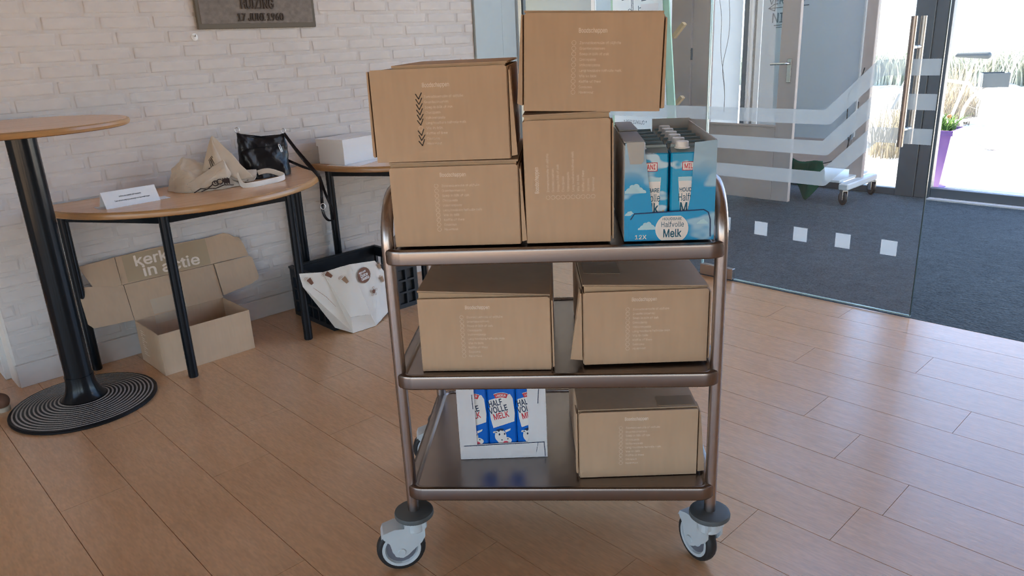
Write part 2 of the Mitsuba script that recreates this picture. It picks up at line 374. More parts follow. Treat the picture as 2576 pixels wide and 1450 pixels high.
vis = sorted([t for t in zones if seen(t[0], t[1])], key=lambda t: t[0]**2+(t[1]-1.0)**2)
for i, (x, z, w) in enumerate(vis[:300]):
    if abs(w-BL) < 1e-4: pd = full[i % 5]
    else:
        k = round(w, 3)
        if k not in cuts: cuts[k] = mikit.ply(brick_mesh(w, BH, 99), 'mat_brick', smooth=40)
        pd = cuts[k]
    inst(wb, 'brick', pd, tr(x, YW+rng.normal(0, 0.0006), z))
others = vis[300:]+[t for t in zones if not seen(t[0], t[1])]
part(wb, 'brick_field', cat(*[tf(brick_mesh(w, BH, 7), tr(x, YW, z)) for x, z, w in others]), 'mat_brick', smooth=40, kind='stuff')
add(wb+'__end_reveal', box(XA-0.008, XA+0.003, YW+0.004, YW+0.135, 0.0, ZC), 'mat_plaster')
add(struct('baseboard_back'), cbox(XA-0.004, XB+0.01, YW-0.014, YW+0.01, 0, 0.099, 0.002), 'mat_brick')
# column of white boards between brick wall and glass partition
t1 = struct('trim_1')
for a, b, y in ((3.137, 3.262, 0.0), (3.264, 3.375, 0.012), (3.378, 3.50, 0.02), (3.50, 3.552, 0.045)):
    part(t1, 'board', cbox(a, b, YW+y-0.012, YW+0.16, 0, ZC, 0.003), 'mat_pale_blue')
# passage at the left end of the brick wall: white jamb
t2 = struct('trim_2')
part(t2, 'jamb', cbox(XA-0.03, XA+0.10, YW+0.137, YW+0.75, 0, 2.3, 0.004), 'mat_white_trim')
part(t2, 'side_wall', box(XA+0.0, XA+0.10, YW+0.75, 6.0, 0, ZC), 'mat_plaster')
part(t2, 'rear_wall', box(-1.2, XA, 5.8, 5.9, 0, ZC), 'mat_plaster')
part(t2, 'near_wall', box(-1.2, -1.1, YW, 5.9, 0, ZC), 'mat_plaster')
# unseen sides of the room, with big daylight windows
def wall_with_holes(key, axis, at, a0, a1, holes, th=0.25, mat='mat_plaster'):
    ms = []; cuts_ = sorted({a0, a1, *[h[0] for h in holes], *[h[1] for h in holes]})
    for p, q in zip(cuts_[:-1], cuts_[1:]):
        hs = [h for h in holes if h[0] <= p+1e-6 and h[1] >= q-1e-6]
        spans = [(0, hs[0][2]), (hs[0][3], ZC)] if hs else [(0, ZC)]
        for z0, z1 in spans:
            if z1-z0 < 1e-3: continue
            ms.append(box(p, q, at-th, at, z0, z1) if axis == 'y' else box(at-th, at, p, q, z0, z1))
    add(key, cat(*ms), mat)
wall_with_holes(struct('wall_rear'), 'y', Y0, X0, 3.7, [(-2.4, -0.3, 0.08, 1.95)])
wall_with_holes(struct('wall_left'), 'x', X0, Y0-0.25, 3.9, [(-2.7, -0.1, 0.08, 1.95), (0.1, 2.7, 0.08, 1.95)])
for n_, (ax, at, a0, a1, z0, z1) in enumerate((('y', Y0, -2.4, -0.3, 0.08, 1.95), ('x', X0, -2.7, -0.1, 0.08, 1.95), ('x', X0, 0.1, 2.7, 0.08, 1.95)), 1):
    w_ = f'window_{n_}'; KEYS.add(w_); labels[w_] = {'kind': 'structure'}
    ms = []
    for p in (a0, (a0+a1)/2-0.025, a1-0.05):
        ms.append(box(p, p+0.05, at-0.15, at-0.09, z0, z1) if ax == 'y' else box(at-0.15, at-0.09, p, p+0.05, z0, z1))
    for z in (z0, z1-0.05):
        ms.append(box(a0, a1, at-0.15, at-0.09, z, z+0.05) if ax == 'y' else box(at-0.15, at-0.09, a0, a1, z, z+0.05))
    add(w_+'__frame', cat(*ms), 'mat_white_trim')
    P4 = [(a0, at-0.12, z0), (a1, at-0.12, z0), (a1, at-0.12, z1), (a0, at-0.12, z1)]
    part(w_, 'pane', trimesh.Trimesh([p if ax == 'y' else (p[1], p[0], p[2]) for p in P4], [[0, 1, 2], [0, 2, 3]], process=False), 'mat_warm_pane')
wl = struct('wall_left_return')
add(wl, cat(box(X0, -1.1, YW, YW+0.2, 0, ZC), box(-1.1, XA, YW, YW+0.15, 2.3, ZC)), 'mat_plaster')
add(struct('wall_right'), box(XP-0.06, XP+0.06, Y0, -0.35, 0, ZC), 'mat_plaster')
add(struct('ceiling'), box(X0-0.25, XP, -4.0, 6.0, ZC, ZC+0.2), 'mat_ceiling_wood')
add(struct('ceiling'), cat(box(XP, 3.9, -4.2, 6.0, ZC, ZC+0.2), box(6.1, XF+0.2, -4.2, 6.0, ZC, ZC+0.2), box(3.9, 6.1, -4.2, -1.3, ZC, ZC+0.2), box(3.9, 6.1, 2.6, 6.0, ZC, ZC+0.2)), 'mat_plaster')   # with a rooflight over the hall
tg = struct('ground_terrace')
add(tg, cat(box(-40, X0-0.26, -40, 40, -0.10, -0.04), box(X0-0.26, XF, -40, Y0-1.01, -0.10, -0.04)), 'mat_terrace')
# hall walls
add(struct('wall_hall'), cat(box(XP, XF+0.1, 4.75, 4.9, 0, ZC), box(XP, XF+0.1, -4.1, -3.9, 0, ZC)), 'mat_plaster')

# ================================================================== GLASS PARTITION
gp = struct('window_4')            # fixed pane of the partition
def pane(x, y0, y1, z0, z1):
    return trimesh.Trimesh([(x, y0, z0), (x, y1, z0), (x, y1, z1), (x, y0, z1)], [[0, 2, 1], [0, 3, 2]], process=False)
part(gp, 'pane', pane(XP, 2.205, 3.548, 0.012, ZC), 'mat_glass')
part(gp, 'pane_edge', box(XP-0.005, XP+0.005, 2.2035, 2.2065, 0.012, ZC), 'mat_glass_edge')
part(gp, 'side_profile', box(XP-0.012, XP+0.012, 3.546, 3.562, 0, ZC), 'mat_alu_grey')
part(gp, 'floor_profile', box(XP-0.01, XP+0.01, 2.21, 3.55, 0, 0.014), 'mat_alu_grey')
SF = frame((XP-0.0035, 0, 0), (0, -1, 0), (0, 0, 1), (-1, 0, 0))
dg = struct('door_1')              # glass door leaf
part(dg, 'pane', pane(XP, 1.092, 2.197, 0.010, 2.3), 'mat_glass')
part(dg, 'pane_edge', cat(box(XP-0.005, XP+0.005, 1.090, 1.0935, 0.010, 2.3)), 'mat_glass_edge_dark')
part(dg, 'pane_edge', cat(box(XP-0.005, XP+0.005, 2.195, 2.198, 0.07, 2.3), box(XP-0.005, XP+0.005, 1.09, 2.0, 0.008, 0.013)), 'mat_glass_edge')
part(dg, 'transom', box(XP-0.03, XP+0.03, -0.35, 3.55, 2.3, 2.36), 'mat_alu_grey')
for zz, za in ((0.898, 0), (0.754, 1), (0.607, 2)):
    ln = LineString([(-2.194, zz), (-1.557, zz), (-1.338, zz+0.224), (-1.096, zz+0.224)]).buffer(0.034, cap_style=2, join_style=1)
    v_, f_ = trimesh.creation.triangulate_polygon(ln, engine='earcut')
    part(dg, 'frosted_band', tf(trimesh.Trimesh(np.c_[v_, 0*v_[:, 0]], f_, process=False), SF), 'mat_frost', label='frosted film band that kinks upwards to the right')
    part(gp, 'frosted_band', tf(trimesh.Trimesh([(-3.54, zz-.034, 0), (-2.208, zz-.034, 0), (-2.208, zz+.034, 0), (-3.54, zz+.034, 0)], [[0, 1, 2], [0, 2, 3]], process=False), SF), 'mat_frost')
for i in range(5):
    yc = 1.2185+0.2134*i
    if yc > 2.19: continue
    part(dg, 'frosted_square', tf(trimesh.Trimesh([(-yc-.036, .2825, 0), (-yc+.036, .2825, 0), (-yc+.036, .3535, 0), (-yc-.036, .3535, 0)], [[0, 1, 2], [0, 2, 3]], process=False), SF), 'mat_frost_solid')
part(dg, 'patch_fitting', cbox(XP-0.016, XP+0.016, 2.004, 2.207, 0.008, 0.068, 0.002), 'mat_steel', label='steel patch fitting at the foot of the glass door')
for sx in (-1, 1):
    h_ = part(dg, 'pull_handle', cyl((XP+sx*0.055, 1.205, 0.79), (XP+sx*0.055, 1.205, 1.33), 0.0125, 20), 'mat_steel', smooth=40)
    for zz in (0.86, 1.205):
        part(h_, 'standoff', cyl((XP+sx*0.055, 1.205, zz), (XP+sx*0.004, 1.205, zz), 0.008, 14), 'mat_chrome', smooth=40)

# ================================================================== FACADE AND OUTSIDE
wf = struct('wall_facade')
def fpost(y0, y1, z0, z1, d=0.07, mat='mat_alu_grey', nm='post'): part(wf, nm, cbox(XF-d/2, XF+d/2, y0, y1, z0, z1, 0.003), mat)
fpost(1.905, 2.020, 0, 3.1); fpost(2.024, 2.160, 0, 3.1, 0.09)
fpost(2.16, 4.6, 0.0, 0.055, nm='rail'); fpost(-1.2, 1.903, 0.012, 0.082, nm='rail'); fpost(-4, 4.7, 3.1, ZC, 0.12, nm='lintel')
part(wf, 'threshold', box(XF-0.10, XF+0.05, -1.2, 1.905, 0, 0.012), 'mat_alu_light')
fpost(-1.3, -1.2, 0, 3.1)
part(wf, 'pane', pane(XF, -3.9, -1.3, 0.0, 3.1), 'mat_pane')
for y0, y1, d, mt in ((3.39, 3.44, 0.10, 'mat_alu_light'), (3.445, 3.468, 0.06, 'mat_alu_grey'), (3.472, 3.495, 0.09, 'mat_white_trim'), (3.50, 3.522, 0.08, 'mat_white_trim'), (3.526, 3.57, 0.07, 'mat_alu_grey'), (4.45, 4.75, 0.1, 'mat_white_trim')):
    fpost(y0, y1, 0, 3.1, d, mt)
part(wf, 'pane', pane(XF, 2.16, 3.39, 0.055, 3.1), 'mat_pane')
part(wf, 'pane', pane(XF, -1.2, 1.905, 0.082, 3.1), 'mat_pane')
part(wf, 'pane', pane(XF+0.02, 3.57, 4.45, 0.055, 3.1), 'mat_pane')
bl = thing('roller_blind', 'white roller blind hanging behind the glazed taupe door', 'blind')
add(bl, pane(XF-0.05, 3.575, 4.44, 0.3, 2.45), 'mat_blind')
for pts in ([(3.80, 1.62), (3.765, 1.45), (3.76, 1.30), (3.75, 1.1), (3.72, .95), (3.70, .8), (3.70, .6)],
            [(3.70, 1.62), (3.68, 1.42), (3.685, 1.25), (3.72, 1.08), (3.73, .98), (3.71, .85), (3.695, .6)]):
    c_ = thing('blind_cord', f'thin grey cord hanging before the white roller blind, {"left" if pts[0][0] > 3.75 else "right"} of the two', 'cord', 'cords in front of the white blind')
    add(c_, tube(spline([(XF-0.085, y, z) for y, z in pts], 40), 0.0025, 8), 'mat_board_frame', smooth=True)
og = struct('ground_outside')
add(og, box(XF+0.05, 12.3, -30, 40, -0.08, -0.02), 'mat_paving')
og2 = struct('ground_lawn')
add(og2, box(12.3, 80, -60, 90, -0.10, -0.04), 'mat_lawn')
def blades(n, rad, hmin, hmax, seed, bend=0.35, w=0.006):
    r = np.random.default_rng(seed); V, f = [], []
    for _ in range(n):
        a, q = r.uniform(0, 6.28), rad*math.sqrt(r.uniform()); x, y = q*math.cos(a), q*math.sin(a)
        h = r.uniform(hmin, hmax); d = r.uniform(0, 6.28); b = bend*h*r.uniform(.2, 1); pa = r.uniform(0, 6.28)
        px, py = math.cos(pa)*w, math.sin(pa)*w; o = len(V)
        for t in (0, .4, .75):
            cx_, cy_ = x+math.cos(d)*b*t*t, y+math.sin(d)*b*t*t; k = 1-t*.6
            V += [(cx_-px*k, cy_-py*k, h*t*(1-.08*t)), (cx_+px*k, cy_+py*k, h*t*(1-.08*t))]
        V.append((x+math.cos(d)*b, y+math.sin(d)*b, h*.93))
        for i in (0, 2): f += [[o+i, o+i+1, o+i+3], [o+i, o+i+3, o+i+2]]
        f.append([o+4, o+5, o+6])
    return trimesh.Trimesh(V, f, process=False)
gm = [mikit.ply(blades(170, 0.22, 0.35, 0.85, s, w=0.007), 'mat_dry_grass') for s in range(3)]
gl = ['tall pale grass clump at the edge of the sunlit paving outside the glass door', ]
for i, (x, y, lab) in enumerate(((8.35, 2.95, 'pale grass clump nearest the door, behind the purple planter'), (9.75, 3.25, 'pale grass clump left of the parked bicycle'), (10.5, 3.15, 'pale grass clump right behind the parked bicycle'),
                                (11.4, 3.3, 'pale grass clump at the paving edge, second from the far end'), (12.3, 3.45, 'farthest pale grass clump at the paving edge'), (9.0, 3.75, 'pale grass clump seen left of the dark door post'))):
    k = thing('grass_clump', lab, 'grass', 'pale grass clumps outside')
    scene[k] = {**gm[i % 3], 'to_world': ST(tr(x, y, -0.05) @ RZ(i*1.7) @ np.diag([1, 1, 0.8+0.12*(i % 4), 1]))}
hm = mikit.ply(cat(*[tf(blades(260, 0.5, 0.5, 1.3, 40+s, 0.6, 0.02), tr(0, s*0.7, 0)) for s in range(14)]), 'mat_hedge')
for i, (x, y) in enumerate(((19.0, 3.0),)):
    k = thing('hedge', 'pale sunlit hedge far across the lawn outside the glass doors', 'hedge'); scene[k] = {**hm, 'to_world': ST(tr(x, y, -0.05))}; KEYS.add(k)
# purple planter with flowers
pl = thing('planter', 'tall tapered purple planter with flowers outside the glass door', 'planter')
PC = np.array([6.845, 2.085])
def sq(h, z, n=4): return [(PC[0]+a*h, PC[1]+b*h, z) for a, b in ((-1, -1), (1, -1), (1, 1), (-1, 1))]
po = cat(hull(sq(0.10, -0.02)+sq(0.165, 0.46)))
part(pl, 'pot', m3_diff if False else hull(sq(0.10, -0.02)+sq(0.163, 0.44)), 'mat_purple')
part(pl, 'rim', cat(*[box(PC[0]+a*0.165-(.008 if a else .165), PC[0]+a*0.165+(.008 if a else .165), PC[1]+b*0.165-(.008 if b else .165), PC[1]+b*0.165+(.008 if b else .165), 0.435, 0.475) for a, b in ((1, 0), (-1, 0), (0, 1), (0, -1))]), 'mat_purple')
part(pl, 'foliage', tf(blades(220, 0.14, 0.06, 0.20, 77, 0.9, 0.008), tr(PC[0], PC[1], 0.43)), 'mat_leaf')
for i in range(5):
    fb = trimesh.creation.icosphere(1, 0.018); fb.apply_transform(tr(PC[0]+rng.uniform(-.1, .1), PC[1]+rng.uniform(-.1, .1), 0.60+rng.uniform(-.03, .03)))
    part(pl, 'flower', fb, 'mat_flower', smooth=True)
# bicycle parked among the grass
bk = thing('bicycle', 'parked bicycle with a dark saddle among the pale grass outside', 'bicycle')
bo = tr(9.05, 2.62, -0.02) @ RZ(math.radians(115))
def torus(R, r, n=40): return tube([(R*math.cos(t), 0, R*math.sin(t)) for t in np.arange(n)*2*math.pi/n], r, 8, closed=True, up=np.array([[0, 1, 0]]*n))
for nm, xx in (('wheel', -0.42), ('wheel', 0.62)):
    w_ = part(bk, nm, tf(torus(0.33, 0.018), bo @ tr(xx, 0, 0.348)), 'mat_tyre_pale', smooth=True)
    part(w_, 'spokes', tf(cat(*[cyl((0, 0, 0), (0.32*math.cos(a), 0, 0.32*math.sin(a)), 0.0015, 5) for a in np.arange(16)*math.pi/8]), bo @ tr(xx, 0, 0.348)), 'mat_chrome')
fr = [((-0.42, 0, .348), (0.02, 0, .30)), ((0.02, 0, .30), (-0.11, 0, .80)), ((-0.42, 0, .348), (-0.09, 0, .72)), ((0.02, 0, .30), (0.44, 0, .70)), ((0.44, 0, .86), (0.62, 0, .348)), ((-.09, 0, .70), (.45, 0, .80))]
part(bk, 'frame', tf(cat(*[cyl(a, b, 0.017, 12) for a, b in fr]), bo), 'mat_bike', smooth=40)
part(bk, 'seat_post', tf(cyl((-0.11, 0, .80), (-0.14, 0, .96), 0.012, 10), bo), 'mat_chrome', smooth=40)
part(bk, 'saddle', tf(chain_body([((-0.24, 0.05, .975), .035), ((-0.24, -0.05, .975), .035), ((0.03, 0, .985), .022)], [(0, 1, 2)], 0.02, 4), bo), 'mat_saddle', smooth=True)
part(bk, 'handlebar', tf(tube([(0.30, .30, 1.02), (.40, .27, 1.03), (.45, .1, 1.0), (.45, -.1, 1.0), (.40, -.27, 1.03), (.30, -.30, 1.02)], 0.012, 10), bo), 'mat_bike', smooth=40)
part(bk, 'basket', tf(cat(box(-.45, -.22, -.12, .12, .66, .67), *[box(-.45, -.22, s*.12-.004, s*.12+.004, .66, .80) for s in (-1, 1)], *[box(x-.004, x+.004, -.12, .12, .66, .80) for x in (-.45, -.22)]), bo), 'mat_saddle')

# ================================================================== HALL FURNITURE
# open taupe door with a big pane
dd = struct('door_2'); XD = 5.48
part(dd, 'stile', cbox(XD-0.02, XD+0.02, 2.651, 2.79, 0.03, 2.1, 0.003), 'mat_door_taupe')
part(dd, 'stile', cbox(XD-0.02, XD+0.02, 3.372, 3.541, 0.03, 2.1, 0.003), 'mat_door_taupe')
part(dd, 'bottom_panel', cbox(XD-0.02, XD+0.02, 2.79, 3.372, 0.03, 0.60, 0.002), 'mat_door_taupe')
part(dd, 'top_rail', box(XD-0.02, XD+0.02, 2.79, 3.372, 1.96, 2.1), 'mat_door_taupe')
part(dd, 'glazing_bead', cbox(XD-0.028, XD-0.018, 2.785, 3.372, 0.594, 0.612, 0.002), 'mat_door_taupe')
part(dd, 'pane', pane(XD, 2.79, 3.372, 0.60, 1.96), 'mat_pane')
part(dd, 'jamb', box(XD-0.03, XD+0.05, 3.551, 3.74, 0.0, ZC), 'mat_door_taupe')
part(dd, 'hinge', cyl((XD-0.025, 3.546, 1.10), (XD-0.025, 3.546, 1.19), 0.008, 12), 'mat_alu_grey')
part(dd, 'handle_plate', cbox(XD-0.027, XD-0.019, 2.692, 2.725, 0.925, 1.095, 0.002), 'mat_steel')
part(dd, 'handle', tube([(XD-0.02, 2.708, 1.062), (XD-0.06, 2.708, 1.062), (XD-0.066, 2.722, 1.062), (XD-0.066, 2.835, 1.060)], 0.0085, 12), 'mat_chrome', smooth=40)
# mobile whiteboard behind the door
XBd = 6.0
wbd = thing('whiteboard', 'large grey mobile whiteboard on castors behind the taupe door', 'whiteboard')
pb = sbox(2.418, 0.455, 3.235, 1.85).buffer(-0.03).buffer(0.03, 6)
part(wbd, 'panel', extrude(pb, 0.02, frame((XBd, 0, 0), (0, 1, 0), (0, 0, 1), (1, 0, 0))), 'mat_board_grey')
part(wbd, 'edge_trim', box(XBd-0.004, XBd+0.022, 2.41, 2.42, 0.48, 1.85), 'mat_alu_light')
part(wbd, 'upright', cbox(XBd+0.022, XBd+0.07, 2.33, 2.43, 0.16, 1.85, 0.004), 'mat_door_taupe')
part(wbd, 'upright', cbox(XBd+0.022, XBd+0.07, 3.16, 3.23, 0.16, 1.85, 0.004), 'mat_door_taupe')
part(wbd, 'lower_panel', cbox(XBd+0.03, XBd+0.05, 2.40, 3.22, 0.22, 0.46, 0.003), 'mat_door_taupe')
for yy in (2.34, 3.19):
    ft = part(wbd, 'foot', cbox(5.70, 6.26, yy-0.045, yy+0.03, 0.115, 0.165, 0.008), 'mat_alu_light')
part(wbd, 'base_board', cbox(5.72, 6.25, 2.37, 3.17, 0.165, 0.185, 0.003), 'mat_alu_light')
PF = frame((XBd-0.003, 0, 0), (0, -1, 0), (0, 0, 1), (-1, 0, 0))
part(wbd, 'writing', tf(cat(tf(text('VERLEND', 0.055, 0.30), tr(-3.185, 1.495)), tf(text('NIET', 0.075, 0.21), tr(-3.155, 1.355)),
     extrude(LineString([(-3.18, 1.468), (-2.85, 1.475)]).buffer(0.003), 0.0004), extrude(LineString([(-3.13, 1.500), (-3.185, 1.466), (-3.13, 1.445), (-3.13, 1.500)]).buffer(0.003), 0.0004),
     extrude(LineString([(-3.13, 1.335), (-2.9, 1.343)]).buffer(0.003), 0.0004), extrude(LineString([(-3.11, 1.318), (-2.9, 1.328)]).buffer(0.003), 0.0004)), PF), 'mat_marker')
for xx, yy in ((5.72, 2.335), (6.22, 2.32), (5.72, 3.19), (6.22, 3.19)):
    k = part(wbd, 'castor', tf(lathe([(0.0, -.012), (.046, -.012), (.052, -.006), (.052, .006), (.046, .012), (0, .012)], 24), tr(xx, yy, 0.053) @ rot(math.pi/2, [1, 0, 0]) @ rot(0.9, [0, 1, 0])), 'mat_rubber', smooth=40)
    part(k, 'fork', tf(cat(box(-.03, .012, -.022, -.016, -.01, .062), box(-.03, .012, .016, .022, -.01, .062), box(-.03, .02, -.022, .022, .055, .066)), tr(xx, yy, 0.053) @ RZ(0.9)), 'mat_chrome')
for pts in ([(2.37, 1.0), (2.39, .93), (2.44, .86), (2.47, .80), (2.47, .70), (2.46, .55), (2.44, .40), (2.56, .28), (2.70, .25)], [(2.39, .75), (2.395, .62), (2.42, .52), (2.44, .42), (2.46, .33), (2.50, .26), (2.56, .235)]):
    c_ = thing('cable', 'thin black cable dangling down the right edge of the grey whiteboard, ' + ('longer one' if pts[0][1] > .9 else 'shorter lower one'), 'cable', 'cables at the whiteboard')
    add(c_, tube(spline([(XBd-0.02, y, z) for y, z in pts], 50), 0.004, 8), 'mat_rubber', smooth=True)
# green cloth bag hanging at the board's foot
gb = thing('cloth_bag', 'dark green cloth bag hanging to a point beside the door', 'bag')
def gfn(u, v):
    y = 2.80-0.315*u; top = 0.325+0.010*np.sin(u*9); low = 0.012+0.45*np.abs(u-0.60)**1.05
    z = top+(low-top)*v
    return (5.665+0.02*np.sin(u*12+v*4)+0.03*v, y, z)
add(gb, sheet(gfn, 24, 18, 0.01), 'mat_green_cloth', smooth=True)
# white cabinet, flip chart and timber left of the door
wc = thing('cabinet', 'tall pale grey cabinet behind the top right box, left of timber', 'cabinet')
part(wc, 'body', cbox(4.40, 4.80, 3.665, 4.50, 0.0, 2.0, 0.004), 'mat_pale_blue')
part(wc, 'side_trim', cbox(4.385, 4.40, 3.662, 3.70, 0.0, 2.0, 0.003), 'mat_white_trim')
fc = thing('flip_chart', 'white flip chart board with green edge and handwriting behind the glass', 'flip chart')
FO = np.array([4.3, 3.432, 0.55]); FM = frame(FO, (0, -1, 0), (0.0, 0.02, 1), (-1, 0, 0.0))
part(fc, 'board', extrude(Polygon([(0, 0), (0.545, 0), (0.452, 1.25), (0, 1.25)]), 0.012, FM @ tr(0, 0, -0.014)), 'mat_green_edge')
part(fc, 'sheet', extrude(Polygon([(0.02, 0.02), (0.475, 0.02), (0.415, 1.22), (0.02, 1.22)]), 0.002, FM), 'mat_flip_white')
part(fc, 'grey_note', extrude(sbox(0.255, 0.86, 0.395, 0.95), 0.001, FM @ tr(0, 0, .002)), 'mat_paper')
part(fc, 'writing', tf(cat(tf(text('* RES15IAKUJO *', 0.026, 0.20), tr(0.10, 0.17)), extrude(ring2d(0.163, 0.913, .011, .0145), .0004),
     extrude(LineString([(0.06, 0.15), (0.42, 0.105)]).buffer(0.0025), .0004), extrude(LineString([(0.182, .80), (0.178, 1.02)]).buffer(0.0022), .0004), extrude(LineString([(0.192, .80), (0.19, 1.02)]).buffer(0.0022), .0004),
     extrude(LineString([(0.225, .882), (0.237, .912), (0.235, .94)]).buffer(0.0022), .0004), extrude(LineString([(0.237, .912), (0.248, .882)]).buffer(0.0022), .0004),
     extrude(LineString([(0.10, .985), (0.135, .99), (0.137, 1.02)]).buffer(0.0022), .0004), extrude(LineString([(0.262, .972), (0.295, .975)]).buffer(0.003), .0004), extrude(LineString([(0.245, .928), (0.26, .93)]).buffer(0.003), .0004)), FM @ tr(0, 0, .0022)), 'mat_marker')
part(fc, 'leg', cyl(FO+[0.03, -0.05, -0.55], FO+[0.03, -0.05, 0.4], 0.012), 'mat_alu_grey'); part(fc, 'leg', cyl(FO+[0.03, -0.42, -0.55], FO+[0.03, -0.40, 0.4], 0.012), 'mat_alu_grey')
for x, y, w_, lab in ((5.1, 4.13, .10, 'upright brown timber board, left one of the pair between cabinet and flip chart'), (5.12, 4.02, .10, 'upright brown timber board, right one of the pair between cabinet and flip chart'), (5.1, 3.84, .13, 'upright brown timber board showing between flip chart and taupe door jamb')):
    k = thing('timber_board', lab, 'board', 'timber boards in the hall')
    add(k, cbox(x, x+0.03, y-w_/2+.002, y+w_/2-.002, 0, 1.9, 0.003), 'mat_lumber')
k = thing('timber_batten', 'thin dark batten leaning diagonally across the timber boards', 'batten')
add(k, tf(cbox(-.012, .012, -.008, .008, 0, 0.85, .002), frame((5.07, 4.30, 1.32), (1, 0, 0), (0, .76, .65), (0, -.65, .76))), 'mat_dark_hall')
for z in (0.78, 1.33):
    k = thing('timber_offcut', 'short pale timber offcut sticking out beside the door jamb, %s of the two' % ('upper' if z > 1 else 'lower'), 'timber')
    add(k, tf(cbox(-.02, .02, -.07, .07, -.015, .015, .002), tr(5.2, 3.40+0.10, z) @ rot(-0.8, [1, 0, 0])), 'mat_lumber_pale')

# ================================================================== SERVING TROLLEY
CO = np.array([1.183, 1.119, 0.0]); CU = np.array([.671, -.7415, 0]); CU /= np.linalg.norm(CU); CV = np.array([-CU[1], CU[0], 0])
CF = frame(CO, CU, CV, (0, 0, 1))            # trolley frame: x right, y away, z up
tro = thing('serving_trolley', 'stainless steel serving trolley with three shelves on grey castors', 'trolley')
PUX, PVY = 0.375, 0.50
def rr_loop(x0, x1, y0, y1, r, n=9):
    P = []
    for cx_, cy_, a0 in ((x1-r, y0+r, -90), (x1-r, y1-r, 0), (x0+r, y1-r, 90), (x0+r, y0+r, 180)):
        for a in np.radians(np.linspace(a0, a0+90, n)): P.append((cx_+r*math.cos(a), cy_+r*math.sin(a)))
    return np.array(P)
def loft(loops, cap0=True, cap1=True):
    n = len(loops[0]); V = np.vstack(loops); f = []
    for i in range(len(loops)-1):
        for k in range(n):
            l = (k+1) % n; f += [[i*n+k, i*n+l, (i+1)*n+l], [i*n+k, (i+1)*n+l, (i+1)*n+k]]
    if cap0: V = np.vstack([V, loops[0].mean(0)]); c = len(V)-1; f += [[c, (k+1) % n, k] for k in range(n)]
    if cap1:
        V = np.vstack([V, loops[-1].mean(0)]); c = len(V)-1; o = (len(loops)-1)*n; f += [[c, o+k, o+(k+1) % n] for k in range(n)]
    return trimesh.Trimesh(V, f, process=False)
def tray(z0, h=0.037):
    base = (-0.389, 0.389, -0.032, PVY+0.032)
    L = []
    for ins, z in ((0.006, 0), (0.002, .0012), (0, .005), (0, h-.008), (0.0018, h-.003), (0.006, h-.0005), (0.010, h), (0.022, h-.0006), (0.027, h-.002), (0.031, h-.005), (0.034, h-.006)):
        iy = ins if ins <= .010 else .010+(ins-.010)*.22
        q = rr_loop(base[0]+ins, base[1]-ins, base[2]+iy, base[3]-iy, max(0.048-ins*.8, .008)); L.append(np.c_[q, np.full(len(q), z0+z)])
    return loft(L)
SH = (0.213, 0.520, 0.829)                    # lower edges of the three trays
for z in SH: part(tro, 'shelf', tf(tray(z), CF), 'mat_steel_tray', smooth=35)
TOPZ = tuple(z+0.037-0.006 for z in SH)       # tray floors
RIMZ = tuple(z+0.0374 for z in SH)            # and their rims
for sx in (-1, 1):
    x = sx*PUX; a = np.linspace(math.pi, math.pi/2, 10); r_ = 0.115; zt = 0.978
    path = [(x, 0, 0.165), (x, 0, 0.5)] + [(x, r_+r_*math.cos(t), zt-r_+r_*math.sin(t)) for t in a]
    path += [(x, PVY-r_-r_*math.cos(t), zt-r_+r_*math.sin(t)) for t in a[::-1]] + [(x, PVY, 0.5), (x, PVY, 0.165)]
    part(tro, 'upright', tf(tube(path, 0.0142, 20, up=(1, 0, 0)), CF), 'mat_steel', smooth=50)
